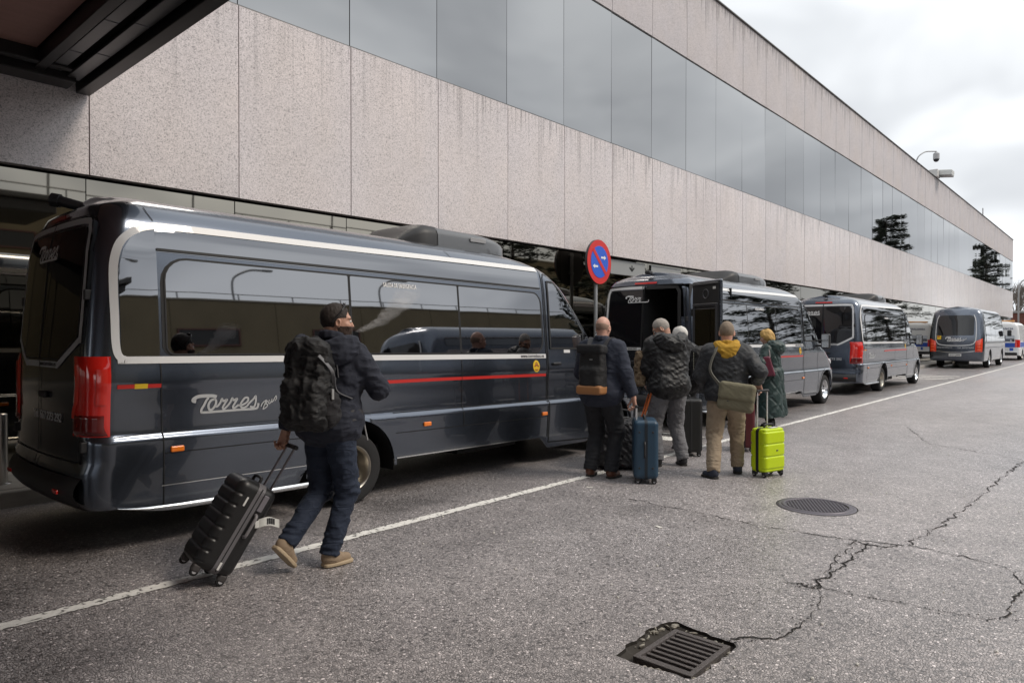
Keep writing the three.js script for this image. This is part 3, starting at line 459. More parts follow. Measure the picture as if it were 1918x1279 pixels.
// one minibus; o: pos, turn, labels and what shows on it
function minibus(o) {
  const v = thing('minibus', o.label, 'minibus', o.pos, o.turn || 0, 'dark grey minibuses parked along the terminal');
  const B = new Body({ ...SPR, pitch: o.pitch || 0, px: 0.5, cuts: [] });
  const open = o.doorOpen ? [0.66, 2.42, (z) => z > 0.0 && z < 0.72] : null;
  const body = mesh('body', B.shell(open), paintDark, v);
  const P = (name, g, m, p = v) => mesh(name, g, m, p);
  // underbody, wheel wells
  P('chassis', [bx(6.6, 0.16, 1.5, 3.75, 0.42, 0), bx(0.16, 0.12, 1.6, 2.22, 0.33, 0), bx(0.12, 0.1, 1.5, 6.55, 0.33, 0), bx(1.0, 0.2, 0.4, 4.4, 0.32, 0.4)], rubber);
  for (const xw of B.axles) for (const s of [1, -1]) {
    const t = grid(18, 1, (a, b) => { const q = Math.PI * (1.08 * a - 0.04); const z = s * lerp(xw > 4 ? 0.93 : 0.962, 0.45, b); return [xw + B.arch * Math.cos(q), B.tilt(xw, B.axleY + B.arch * Math.sin(q)), z]; });
    const inner = grid(12, 1, (a, b) => { const q = Math.PI * a; return [xw + B.arch * Math.cos(q) * b, B.tilt(xw, B.axleY - 0.1 + (B.arch + 0.1) * Math.sin(q) * b), s * 0.45]; });
    P('wheel_well', [t, inner], rubber);
    wheelParts(v, xw, s * (xw < 4 ? 0.83 : 0.84), s, 0.335, xw < 4, xw < 4 ? steel : chrome);
    const lip = ribbon(Array.from({ length: 19 }, (_, k) => { const q = Math.PI * (k / 18); return [xw + (B.arch + 0.012) * Math.cos(q), B.axleY + (B.arch + 0.012) * Math.sin(q)]; }), 0.03, B.side(s, 0.006)); P('arch_lip', lip, paintDark);
  }
  for (const s of [1, -1]) {
    const S = B.side(s, 0.004), S2 = B.side(s, 0.008), S3 = B.side(s, 0.012), near = s > 0 || o.both;
    // band of side glass
    const y0 = 1.435, y1 = 2.165, wins = [[0.55, 2.2, [0.06, 0.02, 0.02, 0.17]], [2.215, 3.6, [0.02, 0.02, 0.02, 0.02]], [3.615, 5.0, [0.02, 0.16, 0.13, 0.02]]];
    P('glass_surround', fill(rrect(0.52, 5.03, y0 - 0.012, y1 + 0.012, [0.08, 0.18, 0.15, 0.2]), B.side(s, 0.003), 0.2, 0.06), rubber);
    for (const [a, b, r] of wins) { const w = P('side_window', fill(rrect(a, b, y0, y1, r), B.side(s, 0.009), 0.25, 0.08), tint); P('window_seal', ribbon(rrect(a, b, y0, y1, r), 0.012, B.side(s, 0.0095), 0.1, false, true), rubber, w); }
    // panel behind the windows is black glass film up to the stripe
    P('quarter_glass', fill([[0.235, 1.42], [0.50, 1.42], [0.50, 2.37], [0.42, 2.36], [0.33, 2.3], [0.27, 2.2], [0.235, 2.05]], B.side(s, 0.0035), 0.06, 0.06), tint);
    P('roof_glass_band', fill([[0.5, 2.205], [5.02, 2.205], [5.02, 2.425], [0.5, 2.375]], B.side(s, 0.0035), 0.25, 0.03), tint);
    P('drip_rail', ribbon([[0.5, 2.222], [2.0, 2.225], [5.02, 2.225]], 0.02, B.side(s, 0.012), 0.15), rubber);
    // white outline
    if (!o.plain) {
      P('white_stripe', [ribbon([[5.03, 2.46], [3.5, 2.443], [2, 2.42], [1.0, 2.41], [0.6, 2.403], [0.45, 2.388], [0.33, 2.33], [0.25, 2.24], [0.21, 2.1], [0.2, 1.9], [0.2, 1.7], [0.2, 1.52], [0.215, 1.43], [0.26, 1.398], [0.36, 1.395], [2, 1.395], [3.6, 1.395], [5.05, 1.395]], 0.052, S2, 0.06)], vinyl);
      P('red_stripe', ribbon([[2.35, 1.157], [3.4, 1.165], [5.05, 1.165]], 0.034, S, 0.1), redVinyl);
      P('red_flag_stripe', [ribbon([[0.2, 1.205], [0.32, 1.205]], 0.028, B.side(s, 0.006), 0.03), ribbon([[0.4, 1.205], [0.5, 1.205]], 0.028, B.side(s, 0.006), 0.03)], redVinyl); P('yellow_flag_stripe', ribbon([[0.315, 1.205], [0.405, 1.205]], 0.034, B.side(s, 0.0075), 0.03), yellowVinyl);
      const lx = s > 0 ? 0.73 : 3.3, dir = s > 0 ? 1 : -1, sc = 0.53;
      P('logo_lettering', LOGO.concat(LOGO_BUS).map(([w, pts]) => ribbon(pts.map(([a, b]) => [a, b]), w, (a, b) => B.side(s, 0.005)(lx + dir * a * sc, 1.03 + b * sc), 0.02)), silverVinyl);
      P('web_address', mapText('www.torresbus.es', 0.036, B.side(s, 0.0095), s > 0 ? 4.58 : 5.02, 1.379, dir), inkM);
      P('exit_lettering', mapText('SALIDA DE EMERGENCIA', 0.042, B.side(s, 0.0125), s > 0 ? 2.6 : 3.1, 2.085, dir * 0.62), M(0.85, 0.85, 0.85, 0.6));
      const em = P('round_emblem', fill(Array.from({ length: 20 }, (_, k) => [4.86 + 0.062 * Math.cos(k * 0.314), 1.275 + 0.072 * Math.sin(k * 0.314)]), S, 0.05), yellowVinyl); P('emblem_mark', [ribbon([[4.82, 1.27], [4.86, 1.29], [4.9, 1.268]], 0.018, S2, 0.02), ribbon([[4.84, 1.3], [4.86, 1.318], [4.88, 1.3]], 0.01, S2, 0.02), ribbon([[4.83, 1.235], [4.86, 1.228], [4.89, 1.236]], 0.012, S2, 0.02)], M(0.3, 0.06, 0.03, 0.5), em);
    }
    // seams, ledge, side markers
    const seam = (pts, w = 0.008) => P('panel_seam', ribbon(pts, w, B.side(s, 0.0055), 0.05, false), seamM);
    seam([[0.52, 0.3], [0.51, 0.86], [0.5, 1.37]]); seam([[0.5, 2.44], [0.47, 2.5], [0.46, 2.55]], 0.006); seam([[0.52, 0.855], [1.75, 0.855]]); seam([[2.68, 0.855], [5.06, 0.855]]); seam([[0.52, 0.70], [1.8, 0.705]], 0.006); seam([[2.7, 0.655], [5.06, 0.655]], 0.006); seam([[3.62, 0.655], [3.61, 1.37]]); seam([[5.07, 0.4], [5.07, 2.47]], 0.012); seam([[3.6, 2.45], [3.55, 2.55]], 0.006);
    seam([[0.18, 0.845], [0.5, 0.86]], 0.006);
    for (const [x, y] of [[0.61, 0.725], [3.1, 0.715], [5.0, 0.69]]) P('side_marker', at(rb(0.1, 0.045, 0.022, 0.02, 0, 0, 0, 3), x, B.tilt(x, y), s * (B.zAt(x, y) + 0.006)), amber);
    P('sill_edge', ribbon([[2.72, 0.41], [4.72, 0.41]], 0.014, B.side(s, 0.008), 0.1), chrome); P('sill_edge', ribbon([[0.5, 0.46], [1.74, 0.46]], 0.008, B.side(s, 0.008), 0.1), chrome);
    P('skirt_trim', grid(24, 3, (a, b) => { const x = lerp(0.2, 1.74, a), bend = 0.05 * Math.pow(1 - clamp(a / 0.3), 2); return (([X, Y, Z]) => [X, Y, Z])([x, B.tilt(x, 0.285 + bend + (b - 0.5) * 0.042 * (0.3 + 0.7 * sstep(0, 0.25, a))), s * (B.zAt(x, 0.32) + 0.004 + 0.014 * Math.sin(b * Math.PI))]); }), chrome);
    // front door
    const door = [[5.1, 0.33], [5.1, 1.4], [5.1, 2.36], [5.14, 2.42], [5.24, 2.4], [5.4, 2.25], [5.75, 1.86], [5.97, 1.56], [6.0, 1.4], [6.0, 1.0], [5.99, 0.6], [5.97, 0.3]];
    P('front_door', ribbon(door, 0.012, B.side(s, 0.006), 0.04, false, true), seamM);
    const dw = P('door_window', fill([[5.17, 1.5], [5.83, 1.5], [5.83, 1.72], [5.6, 2.02], [5.42, 2.2], [5.28, 2.3], [5.19, 2.31], [5.17, 2.2]], B.side(s, 0.009), 0.1, 0.06), tint); P('window_seal', ribbon([[5.155, 1.49], [5.845, 1.49], [5.845, 1.73], [5.61, 2.035], [5.43, 2.215], [5.285, 2.318], [5.17, 2.325]], 0.026, B.side(s, 0.01), 0.05, false, true), rubber, dw);
    P('quarter_light', fill([[5.875, 1.5], [6.12, 1.5], [5.9, 1.7]], B.side(s, 0.009), 0.1, 0.06), tint);
    P('door_handle', at(rb(0.16, 0.035, 0.035, 0.014), 5.25, B.tilt(5.25, 1.3), s * (B.zAt(5.25, 1.3) + 0.015)), plasticM);
    seam([[5.12, 0.855], [5.98, 0.855]]);
    if (o.doorCard && s > 0) P('door_sticker', fill(rrect(5.42, 5.55, 1.435, 1.475, 0.006), B.side(s, 0.007), 0.1), vinyl);
    // mirror
    const mz = s * (B.zAt(5.95, 1.55)), mr = P('door_mirror', [rb(0.1, 0.34, 0.2, 0.045, 6.02, 1.46, mz + s * 0.19, 3)], plasticM); P('mirror_arm', [bar([5.98, 1.36, mz - s * 0.03], [6.02, 1.36, mz + s * 0.16], 0.028), bar([5.99, 1.46, mz - s * 0.03], [6.02, 1.5, mz + s * 0.16], 0.02)], plasticM, mr); P('mirror_glass', rb(0.008, 0.28, 0.15, 0.003, 5.969, 1.46, mz + s * 0.19), chrome, mr);
    // tail lamp wrapped round the corner
    const C = B.corner(s, 0.012), C2 = B.corner(s, 0.02), lamp = (s0, s1, ya, yb, c) => grid(10, 8, (a, b) => { const e = Math.min(a, 1 - a, b, 1 - b); return B.corner(s, 0.004 + c * Math.min(1, e * 8))(lerp(s0, s1, a), lerp(ya, yb, b)); });
    const tl = P('tail_light', lamp(0.035, 0.37, 0.85, 1.42, 0.016), lampRed); P('light_base', lamp(0.045, 0.36, 0.856, 1.02, 0.021), lampDark, tl);
    P('reflector_strip', grid(6, 9, (a, b) => B.corner(s, 0.023 + 0.004 * Math.sin(a * 3.14))(lerp(0.055, 0.12, a), lerp(1.08, 1.33, b))), M(0.75, 0.03, 0.02, 0.2, { clearcoat: 1 }), tl);
    P('light_blade', grid(3, 10, (a, b) => B.corner(s, 0.024)(lerp(0.255, 0.3, a) + 0.04 * sstep(0.35, 0.1, b), lerp(0.98, 1.36, b))), M(0.85, 0.05, 0.03, 0.15, { clearcoat: 1 }), tl);
    // door hinges at the rear corner
    for (const y of [0.78, 1.86]) P('door_hinge', rb(0.05, 0.075, 0.04, 0.008, B.r(y) + 0.0, B.tilt(0, y), s * (B.w(y) - 0.13)), plasticM);
  }
  // back: doors, glass, outline, lettering
  const K = B.back(0.004), leftOnly = !!o.doorOpen, Z1 = leftOnly ? -0.012 : 0.76;
  const backWin = (za, zb, P2, name, put) => P(name, fill([[za, 1.4], [zb, 1.4], [zb, 2.38], [za, 2.38]], put, 0.12, 0.08), tint, P2);
  for (const s of leftOnly ? [-1] : [-1, 1]) {
    const poly = [[s * 0.018, 1.39], [s * 0.42, 1.39], [s * 0.72, 1.55], [s * 0.735, 1.6], [s * 0.715, 2.3], [s * 0.66, 2.37], [s * 0.018, 2.37]];
    const rw = P('rear_window', fill(poly, B.back(0.007), 0.1, 0.08), tintRear); 
    P('window_seal', ribbon(poly, 0.012, B.back(0.0075), 0.1, false, true), rubber, rw);
    if (!o.plain) P('rear_white_outline', ribbon([[s * 0.012, 2.415], [s * 0.64, 2.412], [s * 0.73, 2.36], [s * 0.755, 2.2], [s * 0.77, 1.58], [s * 0.745, 1.53], [s * 0.43, 1.36], [s * 0.34, 1.352], [s * 0.012, 1.352]], 0.046, B.back(0.006), 0.04, true), o.shadedRear ? silverVinyl : vinyl);  // rear under the canopy: its shade is put into the outline colour
  }
  P('rear_door_seam', [ribbon([[0, 0.5], [0, 2.45]], 0.014, B.back(0.008), 0.1, false), ribbon([[-0.8, 0.66], [0.8, 0.66]], 0.012, B.back(0.008), 0.08, false), ribbon([[-0.8, 0.66], [-0.8, 1.6], [-0.77, 2.4], [-0.7, 2.455], [0.7, 2.455], [0.77, 2.4], [0.8, 1.6], [0.8, 0.66]], 0.01, B.back(0.006), 0.08, false)], seamM);
  P('rear_bumper', grid(30, 5, (a, b) => { const z = lerp(-0.86, 0.86, a), t = b * Math.PI; return [B.xRear(0.5, z) - 0.015 - 0.05 * Math.sin(t) + 0.05 * Math.pow(Math.abs(z), 6), B.tilt(0, 0.36 + 0.2 * b), z]; }), plasticM);
  for (const z of [-0.62, 0.62]) P('bumper_reflector', rb(0.015, 0.03, 0.1, 0.005, -0.09, 0.46, z), lampRed);
  P('brake_light', fill(rrect(-0.22, 0.22, 2.475, 2.505, 0.01), B.back(0.012), 0.05), lampRed);
  P('door_pull', [rb(0.03, 0.05, 0.16, 0.014, B.xRear(1.1, 0.1) - 0.015, B.tilt(0, 1.12), leftOnly ? -0.13 : 0.13)], plasticM);
  if (!o.plain) {
    P('rear_logo', LOGO.map(([w, pts]) => ribbon(pts, w, (a, b) => B.back(0.0115)(o.logoZ[0] + a * o.logoZ[1], 2.2 + b * o.logoZ[1]), 0.02)).filter((g, i) => !leftOnly || i < 5), vinyl);
    if (!leftOnly) P('rear_phone_number', mapText('Tel. 667 273 292', 0.062, B.back(0.006), -0.14, 0.93, 1), silverVinyl);
    P('rear_web_address', mapText(leftOnly ? 'www.torr' : 'www.torresbus.es', 0.03, B.back(0.0085), leftOnly ? -0.28 : 0.02, 1.34, 1), inkM);
  }
  // roof gear
  const roofY = (x) => B.tilt(x, 2.69);
  if (o.ac) { const a = P('roof_air_unit', grid(22, 12, (a, b) => { const x = lerp(o.ac[0] + 0.3, o.ac[1], a), t = lerp(0, Math.PI, b), e = a < 0.5 ? 1 : Math.pow(Math.sin(Math.PI * clamp(a * 0.99)), 0.2), q = Math.sign(Math.cos(t)) * Math.pow(Math.abs(Math.cos(t)), 0.35); return [x, roofY(x) - 0.06 + 0.24 * e * Math.pow(Math.sin(t), 0.45), 0.56 * q * (0.55 + 0.45 * e)]; }), M(0.07, 0.074, 0.082, 0.4, { clearcoat: 0.6 }));
    P('air_intake', grid(8, 12, (a, b) => { const x = lerp(o.ac[0] - 0.25, o.ac[0] + 0.34, a), t = lerp(0, Math.PI, b), e = 0.05 + 0.97 * sstep(0, 0.72, a), q = Math.sign(Math.cos(t)) * Math.pow(Math.abs(Math.cos(t)), 0.4); return [x, roofY(x) - 0.06 + 0.25 * e * Math.pow(Math.sin(t), 0.5), 0.55 * q * (0.6 + 0.4 * e)]; }), plasticM, a);
    P('maker_plate', [rb(0.26, 0.05, 0.008, 0.004, lerp(o.ac[0], o.ac[1], 0.62), roofY(4) + 0.07, 0.565)], M(0.3, 0.3, 0.31, 0.5), a); }
  if (o.rearCam) P('reversing_camera', [bar([0.42, roofY(0) - 0.07, -0.14], [0.2, roofY(0) - 0.0, -0.3], 0.04, 12, 0.045), bar([0.2, roofY(0) - 0.0, -0.3], [0.15, roofY(0) + 0.01, -0.34], 0.058, 12)], plasticM);
  else P('roof_marker', [rb(0.12, 0.06, 0.1, 0.02, 0.22, roofY(0) - 0.005, 0)], plasticM);
  // front: windscreen, grille, lamps
  const xF = (y) => B.f(y) + 0.045;
  P('windscreen', grid(12, 8, (a, b) => { const y = lerp(1.42, 2.4, b), z = lerp(-0.74, 0.74, a), t = Math.abs(z) / (B.w(y) - B.cb(y)), x = B.f(y) + 0.042 * (1 - Math.min(1, t * t)) - (t > 1 ? 0.36 * (1 - Math.sqrt(Math.max(0, 1 - Math.pow((Math.abs(z) - (B.w(y) - B.cb(y))) / B.cb(y), 2)))) : 0) + 0.012; return [x, B.tilt(x, y + 0.006), z]; }), tint);
  P('grille', [bx(0.05, 0.3, 0.9, 7.46, B.tilt(7.4, 0.82), 0), bx(0.05, 0.16, 1.3, 7.45, B.tilt(7.4, 0.45), 0)], plasticM);
  for (const s of [1, -1]) P('headlight', at(new THREE.SphereGeometry(0.17, 14, 10).scale(0.5, 0.75, 1), 7.2, B.tilt(7.2, 0.98), s * 0.72), M(0.6, 0.62, 0.64, 0.1, { clearcoat: 1 }));
  // open load space with one door swung out
  if (o.doorOpen) {
    const iM = M(0.02, 0.02, 0.022, 0.8);
    P('load_space', [grid(1, 1, (a, b) => [lerp(0.05, 1.6, a), 0.64, lerp(-0.9, 0.9, b)]), grid(1, 1, (a, b) => [1.6, lerp(0.64, 2.45, a), lerp(-0.9, 0.9, b)]), grid(1, 1, (a, b) => [lerp(0.1, 1.6, a), lerp(0.64, 2.45, b), 0.84]), grid(1, 1, (a, b) => [lerp(0.1, 1.6, a), 2.45, lerp(-0.84, 0.84, b)]), grid(1, 1, (a, b) => [lerp(0.06, 1.6, a), lerp(0.64, 2.45, b), -0.03])], iM);
    P('door_frame', [ribbon([[0.03, 0.66], [0.68, 0.66], [0.7, 1.5], [0.66, 2.32], [0.6, 2.41], [0.03, 2.41]], 0.06, B.back(0.004), 0.06, false)], rubber);
    const d = P('open_rear_door', [rb(0.76, 1.82, 0.05, 0.03, 0.38, 1.55, 0)], paintDark); d.userData.label = 'open rear door with black inner lining';
    d.position.set(0.03, 0, 0.95); d.rotation.y = -Math.PI / 2 - o.doorOpen;
    const z = 0.03; P('inner_lining', [rb(0.7, 1.74, 0.02, 0.02, 0.38, 1.55, z)], plasticM, d); P('lining_frame', [rb(0.66, 0.05, 0.04, 0.015, 0.38, 2.07, z + 0.01), rb(0.05, 1.0, 0.04, 0.015, 0.08, 1.56, z + 0.012), rb(0.05, 1.0, 0.04, 0.015, 0.68, 1.56, z + 0.012), rb(0.66, 0.04, 0.04, 0.015, 0.38, 2.4, z + 0.009)], M(0.045, 0.045, 0.05, 0.4), d);
    P('door_inner_glass', rb(0.54, 0.9, 0.012, 0.04, 0.38, 1.56, z + 0.012), tint, d); P('speaker_ring', at(new THREE.TorusGeometry(0.07, 0.012, 8, 24), 0.4, 2.24, z + 0.012), M(0.06, 0.06, 0.065, 0.35), d); P('warning_label', rb(0.07, 0.04, 0.004, 0.001, 0.62, 2.33, z + 0.013), whitePlate, d);
    P('door_hinge', [bar([-0.01, 0.9, 0.02], [-0.01, 1.02, 0.02], 0.02), bar([-0.01, 1.9, 0.02], [-0.01, 2.02, 0.02], 0.02)], plasticM, d);
  }
  return v;
}
minibus({ label: 'nearest dark grey minibus, long side with white outline and silver Torres Bus script', pos: [1.6, 0, -6.37], pitch: 0.015, ac: [3.35, 4.85], rearCam: true, shadedRear: true, doorCard: true, logoZ: [-0.3, 0.5] });
minibus({ label: 'dark minibus with a rear door open for loading, behind the round sign', pos: [10.45, 0, -6.33], pitch: 0.004, ac: [2.4, 4.3], doorOpen: 0.5, logoZ: [-0.37, 0.46] });
minibus({ label: 'third dark minibus, closed rear doors with white window outline and phone number', pos: [19.72, 0, -6.3], turn: 0.006, pitch: 0.002, ac: [3.1, 4.6], logoZ: [-0.62, 0.52] });
// ------------------------------------------------------------------ people: smooth bodies from joints
const cap = (a, b, ra, rb = ra) => { const [ax, ay, az] = a, dx = b[0] - ax, dy = b[1] - ay, dz = b[2] - az, q = 1 / (dx * dx + dy * dy + dz * dz || 1e-9); return (x, y, z) => { const px = x - ax, py = y - ay, pz = z - az; let t = (px * dx + py * dy + pz * dz) * q; t = t < 0 ? 0 : t > 1 ? 1 : t; const ex = px - dx * t, ey = py - dy * t, ez = pz - dz * t; return Math.sqrt(ex * ex + ey * ey + ez * ez) - (ra + (rb - ra) * t); }; };
const ID = [[1, 0, 0], [0, 1, 0], [0, 0, 1]];
const inFrame = (c, B, f) => (x, y, z) => { const px = x - c[0], py = y - c[1], pz = z - c[2]; return f(px * B[0][0] + py * B[0][1] + pz * B[0][2], px * B[1][0] + py * B[1][1] + pz * B[1][2], px * B[2][0] + py * B[2][1] + pz * B[2][2]); };
const ellF = (c, r) => (x, y, z) => { const a = (x - c[0]) / r[0], b = (y - c[1]) / r[1], d = (z - c[2]) / r[2], k0 = Math.sqrt(a * a + b * b + d * d), k1 = Math.sqrt(a * a / r[0] / r[0] + b * b / r[1] / r[1] + d * d / r[2] / r[2]); return k1 < 1e-6 ? -Math.min(...r) : k0 * (k0 - 1) / k1; };
const boxF = (c, h, r) => (x, y, z) => { const a = Math.abs(x - c[0]) - h[0] + r, b = Math.abs(y - c[1]) - h[1] + r, d = Math.abs(z - c[2]) - h[2] + r; return Math.hypot(Math.max(a, 0), Math.max(b, 0), Math.max(d, 0)) + Math.min(Math.max(a, b, d), 0) - r; };
const smin = (a, b, k) => { const h = Math.max(k - Math.abs(a - b), 0) / k; return Math.min(a, b) - h * h * k * 0.25; };
const uni = (list, k = 0.03) => (x, y, z) => { let d = 1e9; for (const f of list) { const e = f(x, y, z); d = e > d + k ? d : smin(d, e, k); } return d; };
const vadd = (a, b, s = 1) => [a[0] + b[0] * s, a[1] + b[1] * s, a[2] + b[2] * s], vsub = (a, b) => [a[0] - b[0], a[1] - b[1], a[2] - b[2]], vlen = (a) => Math.hypot(...a), vnorm = (a) => { const l = vlen(a) || 1; return a.map((v) => v / l); }, vcross = (a, b) => [a[1] * b[2] - a[2] * b[1], a[2] * b[0] - a[0] * b[2], a[0] * b[1] - a[1] * b[0]], vdot = (a, b) => a[0] * b[0] + a[1] * b[1] + a[2] * b[2];
function ik(a, t, l1, l2, hint) { let d = vsub(t, a), L = Math.min(vlen(d), (l1 + l2) * 0.995); const u = vnorm(d), h = vnorm(vsub(hint, u.map((v) => v * vdot(hint, u)))), c = (l1 * l1 + L * L - l2 * l2) / (2 * l1 * L), s = Math.sqrt(Math.max(0, 1 - c * c)); const m = vadd(vadd(a, u, l1 * c), h, l1 * s); return [m, vadd(a, u, L)]; }
function basis(yaw, pitch, roll = 0) { const e = new THREE.Matrix4().makeRotationFromEuler(new THREE.Euler(pitch, yaw, roll, 'YXZ')).elements; return [[e[0], e[1], e[2]], [e[4], e[5], e[6]], [e[8], e[9], e[10]]]; }
const folds = (x, y, z, a, s = 1) => { const u = x * 0.8 + z * 0.5, r = 1 - Math.abs(2 * noise3(x * 9 * s + 5, (y + 0.5 * u) * 17 * s, z * 9 * s) - 1), q = 1 - Math.abs(2 * noise3(x * 17 * s, (y - 0.6 * u) * 30 * s + 3, z * 17 * s) - 1); return a * (0.35 - r * r) + a * 0.7 * (0.33 - q * q); };
const cloth = (r, g, b, rough = 0.85, sheen = 0.3, bump = 0.004) => M(r, g, b, rough, { sheen, sheenRoughness: 0.6, sheenColor: rgb(r * 1.5 + 0.02, g * 1.5 + 0.02, b * 1.5 + 0.02), bumpMap: weave, bumpScale: bump });
const weave = tex(512, 512, (i, j) => { const u = i / 512, v = j / 512, w = tfbm(u, v, 5, 90, 3), r = 1 - Math.abs(2 * tnoise((u + 0.12 * w) * 14, (v + 0.2 * w) * 26, 100000, 14) - 1); return 0.5 * r * r + 0.35 * tfbm(u, v, 20, 33, 3) + 0.08 * h3(i, j, 5); }, false); weave.repeat.set(1.6, 1.6);
const skinTone = (r, g, b) => M(r, g, b, 0.5, { sheen: 0.1 });
// a hand of five fingers; Y along the fingers, Z out of the palm, X to the thumb
function handField(w, B, curl, spread = 0) {
  const to = (p) => vadd(vadd(vadd(w, B[0], p[0]), B[1], p[1]), B[2], p[2]), l = [];
  const kn = [[0.03, 0.088], [0.01, 0.094], [-0.011, 0.09], [-0.031, 0.08]], seg = [[0.04, 0.025, 0.02], [0.045, 0.029, 0.021], [0.041, 0.027, 0.02], [0.032, 0.02, 0.017]], rad = [0.0088, 0.0092, 0.0087, 0.0078];
  kn.forEach(([x, y], i) => { l.push(cap(to([x * 0.55, 0.005, 0]), to([x, y, 0]), 0.0165, 0.0125)); let p = [x, y, 0], a = 0; seg[i].forEach((s, k) => { a += curl * [0.75, 1, 0.7][k] * (0.92 + 0.05 * i); const q = [p[0] + x * spread * s, p[1] + Math.cos(a) * s, p[2] + Math.sin(a) * s]; l.push(cap(to(p), to(q), rad[i], rad[i] * 0.92)); p = q; }); });
  let p = [0.02, 0.02, 0.006]; [[0.026, 0.03, 0.016], [0.012, 0.028, 0.014 + 0.012 * curl], [-0.006 * curl, 0.022, 0.01 * curl + 0.004]].forEach((d, k) => { const q = vadd(p, d); l.push(cap(to(p), to(q), [0.014, 0.0105, 0.0098][k], [0.0105, 0.0098, 0.0088][k])); p = q; });
  return { f: uni(l, 0.008), c: to([0, 0.07, 0.02]) };
}
